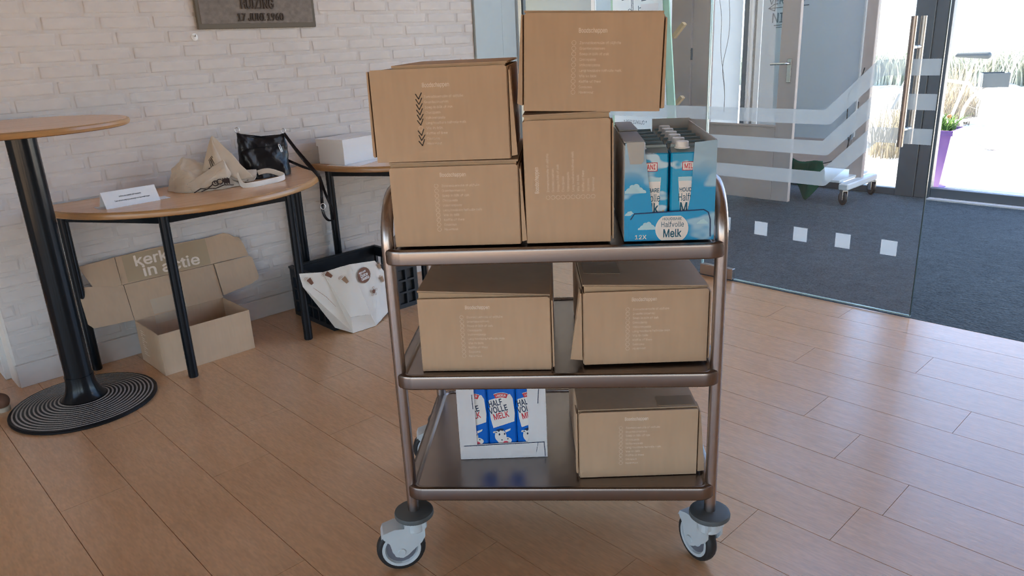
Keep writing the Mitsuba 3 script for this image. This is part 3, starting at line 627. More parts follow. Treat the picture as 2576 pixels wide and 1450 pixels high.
def caster(px, py, ang):
    """ang: direction (trolley frame) from the pivot to the wheel axle"""
    B = CF @ tr(px, py, 0) @ RZ(ang)
    k = part(tro, 'castor', tf(lathe([(0, .150), (.046, .150), (.050, .154), (.0505, .160), (.049, .165), (.040, .168), (.018, .169), (0, .169)], 40), B), 'mat_bumper', smooth=40, label='dark round bumper disc of the castor')
    # grey housing: two cheeks and a hood
    cheek = Polygon([(-.022, .148), (.022, .148), (.026, .128), (.055, .130), (.082, .122), (.086, .110), (.070, .092), (.066, .074), (.058, .052), (.040, .045), (.026, .052), (-.012, .084), (-.022, .100)])
    cheek = cheek.buffer(-0.004).buffer(0.007, 5).buffer(-.003)
    ms = [extrude(cheek, .006, frame((0, s, 0), (1, 0, 0), (0, 0, 1), (0, -1, 0))) for s in (.0255, -.0195)]
    hood = Polygon([(-.026, .15), (.024, .15), (.030, .131), (.055, .133), (.084, .124), (.090, .110), (.078, .118), (.05, .125), (.0, .122), (-.026, .125)])
    ms.append(extrude(hood, .051, frame((0, .0255, 0), (1, 0, 0), (0, 0, 1), (0, -1, 0))))
    ms.append(tf(lathe([(0, .112), (.027, .112), (.030, .116), (.030, .143), (.027, .150), (0, .150)], 28), tr(0, 0, 0)))
    part(k, 'housing', tf(cat(*ms), B), 'mat_caster_grey', smooth=35)
    A = B @ tr(.0415, 0, .0635) @ rot(math.pi/2, [1, 0, 0])
    part(k, 'tyre', tf(lathe([(.048, -.014), (.055, -.0155), (.0605, -.012), (.0632, -.005), (.0632, .005), (.0605, .012), (.055, .0155), (.048, .014)], 48), A), 'mat_rubber', smooth=50)
    part(k, 'rim', tf(lathe([(0, -.0135), (.018, -.0135), (.022, -.008), (.040, -.008), (.0425, -.0145), (.0500, -.0150), (.0505, 0), (.0500, .0150), (.0425, .0145), (.040, .008), (.022, .008), (.018, .0135), (0, .0135)], 48), A), 'mat_caster_grey', smooth=40)
    part(k, 'hub_groove', tf(cat(lathe([(.025, -.0086), (.0395, -.0086), (.0395, .0086), (.025, .0086)], 40)), A), 'mat_hub_dark', smooth=40)
    part(k, 'axle_cap', tf(cat(lathe([(0, -.0285), (.0095, -.0285), (.011, -.0265), (.011, .0265), (.0095, .0285), (0, .0285)], 24)), A), 'mat_caster_grey', smooth=40)
def cart_ang(dx, dy): d = np.array([dx, dy, 0]); return math.atan2(d@CV, d@CU)
caster(-PUX, 0, cart_ang(-.82, .50)); caster(PUX, 0, cart_ang(.30, .95))
caster(-PUX, PVY, cart_ang(-.75, .55)); caster(PUX, PVY, cart_ang(.4, .9))

# ================================================================== GROCERY BOXES
ITEMS = ['Zonnebloemolie of olijfolie', 'Groenteconserven', 'Soep in blik of zak', 'Chocopasta', 'Volkorenpasta', 'Lang houdbare halfvolle melk', 'Vis in blik', 'Koffie of thee', 'Couscous', 'Havermout']
BWD, BHT, BDP = 0.296, 0.198, 0.385           # the box model lying down: front panel width, height, depth
def list_mesh():
    ms = [tf(text('Boodschappen', .0088, .0585, .0003, True), tr(.1135, BHT*.80, 0))]
    for i, s in enumerate(ITEMS):
        z = BHT*(.70-.0555*i)-.0028
        ms.append(tf(text(s, .0052, .0030*len(s)+.004, .0003), tr(.1160, z, 0)))
    return cat(*ms)
LIST = mikit.ply(list_mesh(), 'mat_card_print')
CIRC = mikit.ply(extrude(ring2d(0, 0, .0040, .0047, 16), .0003), 'mat_card_print')
CHK = mikit.ply(extrude(LineString([(-.0060, .0060), (0, -.0045), (.0068, .0080)]).buffer(.0009), .0003), 'mat_pen')
def wavy(w, h, c=0.0): return Polygon([(0, 0), (w, 0), (w, h-c), (w-c, h), (c, h), (0, h-c)])
def grocery_box(label, B, w=BWD, h=BHT, d=BDP, lid_up=(0.006, 0.003), left_flap=0.0, right_flap=0.006, checks=None, list_at=(0, 0), tape=None, lid_cut=False, skew=0.0):
    """B: frame with x right, y away, z up, origin at the front lower left corner"""
    k = thing('cardboard_box', label, 'box', 'printed grocery boxes on the trolley')
    t = .004
    body = cat(box(0.003, w-.003, .006, d, 0, t), cbox(0, t, .007, d, 0, h-.004, .001), cbox(w-t, w, .007, d, 0, h-.004, .001), box(0.003, w-.003, d-t, d, 0, h-.004))
    part(k, 'body', tf(body, B), 'mat_card')
    fp = wavy(w-.004, h-.002, .004)
    pf = extrude(fp, t, B @ frame((.002, .004, .001), (1, 0, 0), (0, 0, 1), (0, -1, 0)))
    part(k, 'front_panel', pf, 'mat_card')
    # lid: plate with turned-down front lip, tilted so that it stands a little open
    zl, zr = h+lid_up[0], h+lid_up[1]
    cut = 0.16*w if lid_cut else 0.0
    lid = hull([(x, y, z+dz) for x, z in ((.001+cut, zl), (w-.001, zr)) for y in (.012, d) for dz in (0, -.004)])
    part(k, 'lid', tf(lid, B), 'mat_card')
    lip = hull([(x, y, z) for x, z in ((.004+cut, zl-.003), (w-.004, zr-.003)) for y in (.009, .013) for z in (z, h-.03)])
    part(k, 'lid_lip', tf(lip, B), 'mat_card_edge')
    if right_flap:
        rf = hull([(w+.002+e, y, z) for e in (0, .003) for y, z in ((.004, .006), (.05, .004), (.05, h-.006), (.004, h-.012))] + [(w+.002+right_flap, .003, .008), (w+.003+right_flap, .003, .008)])
        part(k, 'side_flap', tf(rf, B), 'mat_card')
    if left_flap:
        lf = hull([(-.002-e, y, z) for e in (0, .003) for y, z in ((.004, .012), (.05, .01), (.05, h-.004), (.004, h-.004))] + [(-.002-left_flap, .002, .016), (-.003-left_flap, .002, .016)])
        part(k, 'side_flap', tf(lf, B), 'mat_card')
    P = B @ frame((list_at[0], -.0004, list_at[1]), (1, 0, 0), (0, 0, 1), (0, -1, 0))
    if w < h: P = B @ frame((w*1.0+list_at[0], -.0004, list_at[1]), (0, 0, 1), (-1, 0, 0), (0, -1, 0))
    pr = inst(k, 'printed_list', LIST, P)
    for i in range(10):
        q = P @ tr(.1045, BHT*(.70-.0555*i), 0)
        if checks and i in checks: inst(k, 'check_mark', CHK, q @ tr(0, 0, .0003) @ RZ(.12*math.sin(i*3)), label='black pen check mark' if i == 0 else None)
        else: inst(k, 'tick_circle', CIRC, q)
    if tape:
        x0, x1, y0, y1 = tape; za = h+.0005+zl-h; s = (zr-zl)/(w-.002)
        tp = hull([(x, y, zl+s*(x-.001)+dz) for x in (x0, x1) for y in (y0, y1) for dz in (.0003, .0012)])
        part(k, 'tape', tf(tp, B), 'mat_tape', label='strip of brown packing tape')
    return k
def bx(u, v, z, yaw=0.0, roll=0.0, pitch=0.0): return CF @ tr(u, v, z) @ RZ(yaw) @ rot(roll, [0, 1, 0]) @ rot(pitch, [1, 0, 0])
zt0, zt1, zt2 = TOPZ
grocery_box('cardboard grocery box at the left end of the top shelf, under another box', bx(-.357, .0, RIMZ[2]), w=.288, h=.182, lid_up=(.009, .007), right_flap=.010)
grocery_box('cardboard grocery box with black pen ticks, stacked on another box at left', bx(-.381, .002, RIMZ[2]+.1925, .0, 0), w=.297, h=.198, lid_up=(.006, .006), right_flap=.012, left_flap=.004, checks={0, 1, 2, 3, 4, 5, 7, 8, 9}, lid_cut=True)
grocery_box('tilted cardboard grocery box at the very top, resting on the upright one', bx(-.053, .0, 1.1590, 0, .040), w=.288, h=.198, lid_up=(.004, .002), right_flap=.006, left_flap=.010)
grocery_box('cardboard grocery box standing upright beside the blue milk tray, list turned sideways', bx(-.057, .002, RIMZ[2]), w=.190, h=.273, lid_up=(.010, .013), right_flap=.002, list_at=(0, .0))
grocery_box('cardboard grocery box on the left of the middle shelf, lid slightly raised', bx(-.322, .008, zt1+.001, .0), w=.314, h=.186, lid_up=(.016, .001), right_flap=.003)
grocery_box('cardboard grocery box with tape on its lid, right of the middle shelf', bx(.067, .020, RIMZ[1], .05), w=.294, h=.184, lid_up=(.015, .003), left_flap=.028, right_flap=0.002, tape=(.01, .10, .10, .20))
grocery_box('cardboard grocery box on the right of the bottom shelf', bx(.052, .022, zt0+.001, .06), w=.296, h=.184, lid_up=(.001, .001), left_flap=.004, right_flap=.016, tape=(.20, .29, .02, .07))

# ================================================================== BLUE TRAY OF MILK CARTONS
TW, TD, THt = 0.196, 0.375, 0.222
TB = CF @ tr(.161, .0, RIMZ[2])
mt = thing('milk_tray', 'sky blue cardboard tray of milk cartons at the right of the top shelf', 'tray')
FR = TB @ frame((0, .003, 0), (1, 0, 0), (0, 0, 1), (0, -1, 0))
t_ = .003
part(mt, 'side_panel', tf(cat(box(0, t_, .003, TD, 0, THt-.01)), TB), 'mat_tray_inside')
part(mt, 'side_panel', tf(hull([(x, y, z) for x in (TW-t_, TW) for y, z in ((.003, 0), (TD, 0), (.003, THt-.004), (TD, THt))]), TB), 'mat_tray_inside')
part(mt, 'base', tf(box(0, TW, .003, TD, 0, .003), TB), 'mat_tray_inside')
part(mt, 'back_panel', tf(box(0.10, TW, TD-t_, TD, 0, THt+.006), TB), 'mat_tray_inside')
part(mt, 'front_panel', extrude(Polygon([(0, 0), (TW, 0), (TW, THt-.004), (.149, THt-.008), (.1435, .098), (.138, .0645), (.062, .0625), (.042, THt-.010), (.002, THt-.005), (0, .1)]), t_, FR @ tr(0, 0, 0)), 'mat_sky_tray')
# folded-over flap at the top left
part(mt, 'top_flap', tf(hull([(x, y, z) for x, y in ((0.0, .004), (.043, .004), (.044, TD-.03), (0.0, TD-.03)) for z in (THt-.0045, THt-.002)]), TB), 'mat_tray_inside')
part(mt, 'top_flap', tf(hull([(x, y, z) for x, y in ((0.002, .19), (.046, .19), (.044, TD-.005), (0.002, TD-.005)) for z in (THt-.001, THt+.002)]), TB), 'mat_tray_inside')
part(mt, 'front_tab', extrude(Polygon([(.012, .172), (.036, .172), (.041, .178), (.042, THt-.003), (.004, THt-.003)]), .002, FR @ tr(0, 0, .0032)), 'mat_tray_inside', label='folded grey-blue tab')
lipP = Polygon([(.010, .004), (.180, .004), (.186, .010), (.184, .058), (.176, .067), (.018, .0625), (.010, .055)])
part(mt, 'front_lip', extrude(lipP, .0012, FR @ tr(0, 0, .003)), 'mat_sky_tray')
part(mt, 'lip_outline', extrude(LineString([(.014, .050), (.022, .0625), (.172, .068), (.182, .062), (.187, .045), (.188, .008)]).buffer(.0011), .0006, FR @ tr(0, 0, .004)), 'mat_blue_line')
oval = Point(.104, .027).buffer(.034, 16).intersection(sbox(0, .001, .2, .056))
part(mt, 'oval_label', extrude(affinity.scale(oval, 1.06, 1.0), .0006, FR @ tr(0, 0, .0043)), 'mat_milk_white', label='white oval label with the words houdbare halfvolle melk')
part(mt, 'lettering', tf(cat(tf(text('HOUDBARE', .0062, .042), tr(.083, .0465)), tf(text('Halfvolle', .0115, .050), tr(.080, .0315)), tf(text('Melk', .0175, .041, .0003, True), tr(.084, .0085))), FR @ tr(0, 0, .0050)), 'mat_teal_text')
part(mt, 'lettering', tf(text('12X', .0090, .027, .0003, True), FR @ tr(.022, .005, .0043)), 'mat_sky_carton' if False else 'mat_milk_white')
def cloud(x, y, s, seed):
    r = np.random.default_rng(seed)
    return unary_union([Point(x+dx*s, y+dy*s).buffer(rr*s, 5) for dx, dy, rr in [(0, 0, .5), (.55, -.1, .42), (-.55, -.15, .40), (.2, .35, .35), (-.25, .3, .3), (1.0, -.25, .26), (-.95, -.3, .24)]]).intersection(sbox(-9, y-.35*s, 9, 9))
M('mat_cloud', two(prin((0.42, 0.66, 0.76), 0.45, 0.4)))
for x, y, s in ((.022, .115, .020), (.050, .032, .017), (.170, .040, .010), (.012, .062, .010)):
    c_ = cloud(x, y, s, 3).intersection(sbox(.001, 0, TW-.001, THt))
    if y > .1: c_ = c_.intersection(Polygon([(0, 0), (.064, 0), (.050, .2), (0, .2)]))
    part(mt, 'printed_cloud', extrude(c_, .0003, FR @ tr(0, 0, .0043 if y < .06 else .0031)), 'mat_cloud')
CW, CD, CH = .0875, .0595, .190
def carton_body(w, d, h):
    return cbox(0, w, 0, d, 0, h, .003)
cb = mikit.ply(carton_body(CW, CD, CH), 'mat_sky_carton'); 
ctop = mikit.ply(cat(hull([(x, y, z) for x in (.001, CW-.001) for y, z in ((.001, CH-.001), (CD-.001, CH-.001), (CD*.5-.004, CH+.008), (CD*.5+.004, CH+.008))]), box(.002, CW-.002, CD*.5-.0012, CD*.5+.0012, CH, CH+.013)), 'mat_carton_top')
cap = mikit.ply(lathe([(0, 0), (.0165, 0), (.0165, .002), (.0142, .003), (.0142, .013), (.0132, .0145), (0, .0145)], 28), 'mat_cap_white', smooth=40)
ordn = ['front', 'second', 'third', 'fourth', 'fifth', 'rearmost']
for cidx, x0 in ((0, .0075), (1, .1005)):
    for r_ in range(6):
        side = 'left' if cidx == 0 else 'right'
        lab = (f'blue milk carton with clouds, {ordn[r_]} in the {side} row of the sky blue tray')
        k = thing('milk_carton', lab, 'carton', 'milk cartons in the sky blue tray')
        m_ = TB @ tr(x0, .0065+r_*.0608, .0035)
        inst(k, 'body', cb, m_); inst(k, 'top', ctop, m_)
        inst(k, 'cap', cap, m_ @ tr(.026, CD*.5-.006, CH+.006))
        if r_ == 0:
            fm = m_ @ frame((0, 0, 0), (1, 0, 0), (0, 0, 1), (0, -1, 0))
            lg = tr(.038 if cidx == 0 else .050, .160, 0)
            part(k, 'logo_panel', extrude(sbox(-.026, -.0095, .026, .0095), .0004, fm @ lg), 'mat_red'); part(k, 'logo_panel', extrude(sbox(-.0245, -.008, .0245, .008), .0004, fm @ lg @ tr(0, 0, .0003)), 'mat_milk_white')
            part(k, 'logo_lettering', tf(text('MILSANI', .0105, .044, .0003, True, True), fm @ lg @ tr(0, -.0052, .0008)), 'mat_red')
            gx = .044
            part(k, 'printed_glass', extrude(Polygon([(gx-.028, .136), (gx+.028, .136), (gx+.022, .05), (gx+.019, .03), (gx-.019, .03), (gx-.022, .05)]), .0003, fm), 'mat_milk_white')
            part(k, 'glass_rim', extrude(sbox(gx-.028, .128, gx+.028, .137), .0003, fm @ tr(0, 0, .0003)), 'mat_cloud')
            part(k, 'lettering', tf(cat(tf(text('HOUDBARE', .0085, .050, .0003, True, True), tr(gx, .1045)), tf(text('Halfvolle', .0165, .054, .0003, False, True), tr(gx, .084)), tf(text('Melk', .0215, .048, .0003, True, True), tr(gx, .0585))), fm @ tr(0, 0, .0005)), 'mat_teal_text')
            part(k, 'printed_wheat', extrude(unary_union([LineString([(.062+.004*i, .034), (.066+.006*i, .058+.003*(i % 3))]).buffer(.0014) for i in range(4)]), .0003, fm @ tr(0, 0, .0003)), 'mat_tan_grass')

# ================================================================== WHITE TRAY OF DARK BLUE MILK CARTONS
WW, WD, WH = .232, .30, .262
WB = CF @ tr(-.262, .113, zt0+.001) @ RZ(.055)
wt = thing('milk_tray', 'white cardboard tray of dark blue milk cartons on the bottom shelf', 'tray')
WF = WB @ frame((0, .003, 0), (1, 0, 0), (0, 0, 1), (0, -1, 0))
part(wt, 'side_panel', tf(box(0, t_, .003, WD, 0, WH), WB), 'mat_white_tray'); part(wt, 'side_panel', tf(box(WW-t_, WW, .003, WD, 0, WH), WB), 'mat_white_tray')
part(wt, 'base', tf(box(0, WW, .003, WD, 0, .003), WB), 'mat_white_tray'); part(wt, 'back_panel', tf(box(0, WW, WD-t_, WD, 0, WH), WB), 'mat_white_tray')
part(wt, 'front_panel', extrude(Polygon([(0, 0), (WW, 0), (WW, WH), (.184, WH), (.184, .055), (.180, .046), (.046, .043), (.046, WH), (0, WH)]), t_, WF), 'mat_white_tray')
part(wt, 'front_lip', extrude(Polygon([(.006, .002), (WW-.006, .002), (WW-.010, .044), (.188, .044), (.010, .040)]), .0012, WF @ tr(0, 0, .003)), 'mat_white_tray')
for ln_, b_w in (([(.012, .0405), (.19, .0445), (.224, .0455), (.226, .003)], .0008), ([(.208, .0445), (.203, .018)], .0005), ([(.040, .19), (.041, .15)], .0008), ([(.214, .20), (.211, .16)], .0008)):
    part(wt, 'fold_line', extrude(LineString(ln_).buffer(b_w), .0005, WF @ tr(0, 0, .0042)), 'mat_navy')
DW, DD, DH = .0735, .0705, .236
db = mikit.ply(cbox(0, DW, 0, DD, 0, DH, .004), 'mat_royal'); dcap = cap
dtop = mikit.ply(hull([(x, y, z) for x in (.002, DW-.002) for y, z in ((.002, DH-.002), (DD-.002, DH-.002), (DD-.012, DH+.010), (DD-.006, DH+.010))]), 'mat_royal')
quad = Polygon([(.004, .168), (.060, .184), (.0665, .172), (.0705, .128), (.0685, .104), (.012, .086), (.006, .115)])
arc = LineString([(.036+.040*math.sin(a), .1415+.040*math.cos(a)) for a in np.linspace(-.42, .42, 14)])
QL = mikit.ply(extrude(quad, .0004), 'mat_milk_white')
LGo = mikit.ply(extrude(arc.buffer(.0075, cap_style=2), .0004), 'mat_milk_white'); LGr = mikit.ply(extrude(arc.buffer(.0062, cap_style=2), .0004), 'mat_red')
LGt = mikit.ply(text('LANDRUM', .0072, .026, .0003, True, True), 'mat_milk_white')
TX1 = mikit.ply(cat(tf(text('HALF', .0165, .037, .0003, True), tr(.012, .036)), tf(text('VOLLE', .0165, .050, .0003, True), tr(.008, .0165))), 'mat_navy')
TX2 = mikit.ply(tf(text('MELK', .0165, .042, .0003, True), tr(.0145, -.003)), 'mat_red')
head = unary_union([affinity.scale(Point(.030, .064).buffer(.016, 12), .95, 1.15), affinity.scale(Point(.040, .050).buffer(.014, 12), 1.35, .8), Polygon([(.010, .074), (.026, .071), (.024, .078), (.012, .079)]), Polygon([(.042, .080), (.058, .086), (.056, .080), (.044, .074)])])
COW = mikit.ply(extrude(head, .0004), 'mat_milk_white')
COWd = mikit.ply(extrude(unary_union([Polygon([(.018, .082), (.030, .086), (.040, .084), (.036, .079), (.030, .081), (.026, .076), (.022, .080)]), affinity.scale(Point(.027, .069).buffer(.0025), .8, 1.3), affinity.scale(Point(.041, .070).buffer(.0025), .8, 1.3), Point(.033, .052).buffer(.0018), Point(.049, .055).buffer(.0018), Polygon([(.012, .076), (.022, .073), (.020, .0765)])]), .0004), 'mat_navy')
COWm = mikit.ply(extrude(affinity.scale(Point(.043, .044).buffer(.0055, 8), 1.2, .9), .0004), 'mat_pink')
for cidx in range(3):
    for r_ in range(4):
        lab = f'dark blue milk carton in the white tray, {("left", "middle", "right")[cidx]} of its {("front", "second", "third", "last")[r_]} row'
        k = thing('milk_carton', lab, 'carton', 'dark blue milk cartons in the white tray')
        m_ = WB @ tr(.0045+cidx*.0748, .0068+r_*.0718, .0035)
        inst(k, 'body', db, m_); inst(k, 'top', dtop, m_); inst(k, 'cap', dcap, m_ @ tr(DW*.5, .024, DH-.001))
        if r_ == 0:
            fm = m_ @ frame((0, 0, 0), (1, 0, 0), (0, 0, 1), (0, -1, 0)) @ tr(0, -.002, 0)
            inst(k, 'label_panel', QL, fm, label='tilted white label'); inst(k, 'logo_panel', LGo, fm @ tr(0, 0, .0004)); inst(k, 'logo_panel', LGr, fm @ tr(0, 0, .0007)); inst(k, 'logo_lettering', LGt, fm @ tr(.036, .1775, .0011))
            tl_ = fm @ tr(.0, .1095, .0005) @ RZ(.22)
            inst(k, 'lettering', TX1, tl_); inst(k, 'lettering', TX2, tl_)
            inst(k, 'cow_head', COW, fm @ tr(0, -.002, .0005)); inst(k, 'cow_head', COWd, fm @ tr(0, -.002, .0008)); inst(k, 'cow_nose', COWm, fm @ tr(0, -.002, .0008))

# ================================================================== LEFT SIDE: BISTRO TABLE
bt = thing('bistro_table', 'tall round bistro table with fat black pole and ridged black foot', 'table')
BC = (0.612, 3.178, 0.0)
prof = [(0, 0), (.262, 0), (.266, .003), (.266, .009), (.262, .013)]
r_ = .256; z_ = lambda r: .013+.028*(1-r/.26)**1.3
part(bt, 'foot_plate', tf(lathe(prof+[(r, z_(r)) for r in np.linspace(.258, .07, 24)]+[(0, z_(.07))], 96), tr(*BC)), 'mat_black_foot', smooth=30)
for i in range(13):
    r = .2495-.0146*i; zz = z_(r)
    part(bt, 'foot_ridge', tf(lathe([(r-.0031, zz-.003), (r+.0031, zz-.003), (r+.0031, zz+.0004), (r+.0022, zz+.0011), (r-.0022, zz+.0014), (r-.0031, zz+.0010), (r-.0031, zz-.003)], 72), tr(*BC)), 'mat_ridge_grey', smooth=30)
part(bt, 'foot_collar', tf(lathe([(.0, .03), (.082, .032), (.074, .040), (.064, .055), (.057, .075), (.0525, .10), (.0525, .125), (0, .125)], 48), tr(*BC)), 'mat_black_paint', smooth=40)
part(bt, 'pole', tf(lathe([(0, .12), (.0495, .12), (.0495, 1.055), (0, 1.055)], 48), tr(*BC)), 'mat_black_paint', smooth=40)
part(bt, 'top_bracket', tf(lathe([(0, 1.052), (.058, 1.052), (.062, 1.055), (.105, 1.068), (.11, 1.0745), (0, 1.0745)], 48), tr(*BC)), 'mat_alu_grey', smooth=30)
TR_ = .363
part(bt, 'tabletop', tf(lathe([(0, 1.0745), (TR_-.012, 1.0745), (TR_-.004, 1.078), (TR_-.0005, 1.086), (TR_-.003, 1.0945), (TR_-.008, 1.0975), (TR_-.012, 1.0979), (0, 1.0979)], 96), tr(*BC)), 'mat_beech_edge', smooth=30)
part(bt, 'top_veneer', tf(lathe([(0, 1.0975), (TR_-.011, 1.0975), (TR_-.0118, 1.0988), (0, 1.0988)], 96), tr(*BC)), 'mat_beech', smooth=30)
# ================================================================== HALF-ROUND WALL TABLES
def half_table(label, cx_):
    k = thing('half_round_table', label, 'table', 'half-round tables along the brick wall')
    R_, yb, z0, z1 = .612, YW-.008, .712, .740
    def D(r): return Polygon([(cx_+r*math.cos(a), yb-r*math.sin(a)) for a in np.linspace(0, math.pi, 73)])
    lay = [(.006, z0), (.001, z0+.004), (0, z0+.013), (.002, z1-.005), (.006, z1-.001), (.009, z1)]
    loops = []
    for ins, z in lay:
        a = np.linspace(math.pi, 2*math.pi, 73); q = np.c_[cx_+(R_-ins)*np.cos(a), yb+(R_-ins)*np.sin(a)]
        loops.append(np.c_[q, np.full(len(q), z)])
    part(k, 'tabletop', loft(loops), 'mat_beech_edge', smooth=35)
    part(k, 'top_veneer', extrude(D(R_-.009), .0012, tr(0, 0, z1-.0004)), 'mat_beech')
    L = [(cx_-.535, yb-.045), (cx_-.275, YW-.474), (cx_+.275, YW-.474), (cx_+.535, yb-.045)]
    for x, y in L: part(k, 'leg', cat(cyl((x, y, 0.004), (x, y, .712), .020, 24), cyl((x, y, 0), (x, y, .006), .0175, 20)), 'mat_black_paint', smooth=40)
    for (xa, ya), (xb, yb_) in zip(L[:3], L[1:]):
        d = np.array([xb-xa, yb_-ya, 0]); n = np.linalg.norm(d); d /= n
        part(k, 'apron', tf(cbox(.018, n-.018, -.008, .008, .672, .712, .002), frame((xa, ya, 0), d, (-d[1], d[0], 0), (0, 0, 1))), 'mat_black_paint')
    d = L[3][0]-L[0][0]
    part(k, 'apron', cbox(L[0][0]+.018, L[3][0]-.018, L[0][1]-.008, L[0][1]+.008, .672, .712, .002), 'mat_black_paint')
    return k
half_table('half-round wooden table on black legs holding the black handbag and tote', 1.288)
half_table('half-round wooden table with a white gift box, partly behind the trolley', 2.555)
TZ = .7409
# folded sign
sg = thing('tent_card', 'white folded card with two printed lines on the half-round table', 'sign')
SD = np.array([.998, .062, 0]); SN = np.array([-.062, .998, 0])
SB = frame((.853, 3.226, TZ), SD, SN, (0, 0, 1))
fwd = math.atan2(.062, .036)
part(sg, 'front_face', tf(hull([(x, y, z) for x in (0, .214) for y, z in ((0, 0), (.001, 0), (.036, .062), (.037, .0615))]), SB), 'mat_paper')
part(sg, 'back_face', tf(hull([(x, y, z) for x in (0, .214) for y, z in ((.072, 0), (.073, 0), (.036, .062), (.037, .0625))]), SB), 'mat_paper')
s_, c_ = math.sin(fwd), math.cos(fwd)
TFm = SB @ frame((0, -.0003*s_, .0003*c_), (1, 0, 0), (0, c_, s_), (0, -s_, c_))
part(sg, 'printed_line', tf(text('Indien u de maaltijd zelf meeneemt', .0052, .088, .0003, True), TFm @ tr(.062, .043, 0)), 'mat_paper_text')
part(sg, 'printed_line', tf(text('Doet u dit dan graag bij de ontvangst van deze week melden', .0052, .139, .0003, True), TFm @ tr(.040, .025, 0)), 'mat_paper_text')
k = thing('paper_sheet', 'white paper slips lying flat under the folded card', 'paper')
add(k, cat(tf(cbox(-.14, .14, -.035, .03, 0, .0012, .0004), tr(.972, 3.285, TZ+.0002) @ RZ(.02))), 'mat_paper')
# canvas tote bag lying on the table
tb = thing('tote_bag', 'crumpled beige canvas tote bag with brown print on the half-round table', 'bag')
def lump(pts, seed, amp=.013, fr=26, ref=.006, it=10):
    m = hull(pts); q = m3.Manifold(m3.Mesh(np.asarray(m.vertices, np.float32), np.asarray(m.faces, np.uint32))).refine_to_length(ref).to_mesh()
    t = trimesh.Trimesh(q.vert_properties[:, :3], q.tri_verts)
    trimesh.smoothing.filter_taubin(t, iterations=it)
    V = np.array(t.vertices); V += (meshkit.fbm(V*fr, 3, seed)-.5)[:, None]*2*amp*np.array(t.vertex_normals); V[:, 2] = np.maximum(V[:, 2], TZ+.0006)
    return trimesh.Trimesh(V, t.faces, process=False)
part(tb, 'body', lump([(1.165, 3.42, TZ), (1.175, 3.33, TZ), (1.21, 3.28, TZ), (1.34, 3.245, TZ), (1.42, 3.25, TZ), (1.45, 3.34, TZ), (1.40, 3.45, TZ), (1.25, 3.49, TZ),
      (1.19, 3.42, .83), (1.215, 3.36, .855), (1.25, 3.40, .888), (1.30, 3.37, .845), (1.40, 3.36, .80), (1.38, 3.28, .785), (1.24, 3.29, .79)], 3), 'mat_canvas', smooth=True)
part(tb, 'body_fold', lump([(1.20, 3.305, .775), (1.215, 3.27, .745), (1.36, 3.235, .835), (1.37, 3.262, .868), (1.39, 3.25, .80), (1.36, 3.235, .775), (1.25, 3.30, .80)], 4, .004, 40), 'mat_canvas', smooth=True)
# standing folded peak
def pk(u, v):
    # u across, v up
    w = (1-v)**.8
    x = 1.362+(u-.5)*.135*w+.03*(1-v)*(u-.5)*w-0.006*v
    y = 3.318-.035*np.sin(u*math.pi)*w+.012*np.sin(u*9+v*3)*w
    return (x, y, .815+.152*v-.02*w*np.cos(u*5))
part(tb, 'peak_fold', sheet(pk, 26, 26, .004), 'mat_canvas', smooth=True)
def pk2(u, v):
    w = (1-v)
    return (1.355+.118*u*w**.85+.004*np.sin(v*14)*w, 3.315-.045*u*w-.045*w, .79+.179*v-.022*u*w+.006*np.sin(u*8)*w)
part(tb, 'peak_fold', sheet(pk2, 22, 26, .004), 'mat_canvas', smooth=True)
# open flap like a shallow bowl on the right
def bowl(u, v):
    x = 1.385+.155*u; prof = np.sin(np.clip(u, 0, 1)*math.pi)
    y = 3.335-.085*v*prof-.01; z = TZ+.004+.052*(1-v)**1.4*(.35+.65*prof)+.030*(1-prof)+.012*v*v*prof
    return (x, y, z)
part(tb, 'open_flap', sheet(bowl, 24, 18, .003), 'mat_canvas', smooth=True)
part(tb, 'orange_lining', lump([(1.44, 3.335, TZ+.002), (1.52, 3.315, TZ+.002), (1.50, 3.335, TZ+.002), (1.43, 3.345, .80), (1.475, 3.33, .80), (1.515, 3.32, .765), (1.44, 3.32, .795)], 5, .003, 30), 'mat_canvas', smooth=True)
# brown line drawing printed on the lower front
def curl(x, z, s, a0, a1): return LineString([(x+s*math.cos(a), z+s*.8*math.sin(a)) for a in np.linspace(a0, a1, 14)])
PB = frame((1.19, 3.2395, TZ+.003), (.985, -.09, 0), (0, .16, 1), (-.05, -1, .1))
draw = [curl(.115, .030, .013, 0.3, 6.0), curl(.135, .034, .013, 1.0, 6.8), curl(.118, .034, .006, 0, 4.5), LineString([(.02, .004), (.05, .017), (.075, .010), (.10, .026)]), LineString([(.05, .004), (.08, .012), (.11, .008), (.15, .018), (.19, .012)]), LineString([(.15, .045), (.155, .02)]), LineString([(.16, .046), (.165, .02)]), LineString([(.17, .046), (.175, .02)])]
for g in draw: part(tb, 'printed_line', extrude(g.buffer(.0018), .002, PB), 'mat_ink_brown')
for xa_, ya_, za_ in ((1.425, 3.268, .7475), (1.450, 3.262, .7475), (1.478, 3.268, .7475)):
    part(tb, 'printed_line', tube(spline([(xa_, ya_, za_+.004), (xa_+.012, ya_-.002, za_+.012), (xa_+.022, ya_+.006, za_+.008)], 10), .0028, 6), 'mat_ink_brown')
part(tb, 'printed_patch', extrude(sbox(.155, .024, .178, .044), .002, PB), 'mat_ink_brown')
PK = frame((1.352, 3.281, .835), (.9, -.35, 0), (0.05, .25, 1), (-.35, -.9, .25))
for a in (-.6, -.2, .2, .6, 1.0): part(tb, 'printed_line', extrude(LineString([(-.022+.02*a, .01+.02*a), (-.030+.012*a, .040+.012*a)]).buffer(.0012), .003, PK), 'mat_ink_brown')
part(tb, 'printed_line', extrude(LineString([(-.045, -.004), (-.02, .002), (-.002, .022), (.004, .05)]).buffer(.002), .003, PK), 'mat_ink_brown')
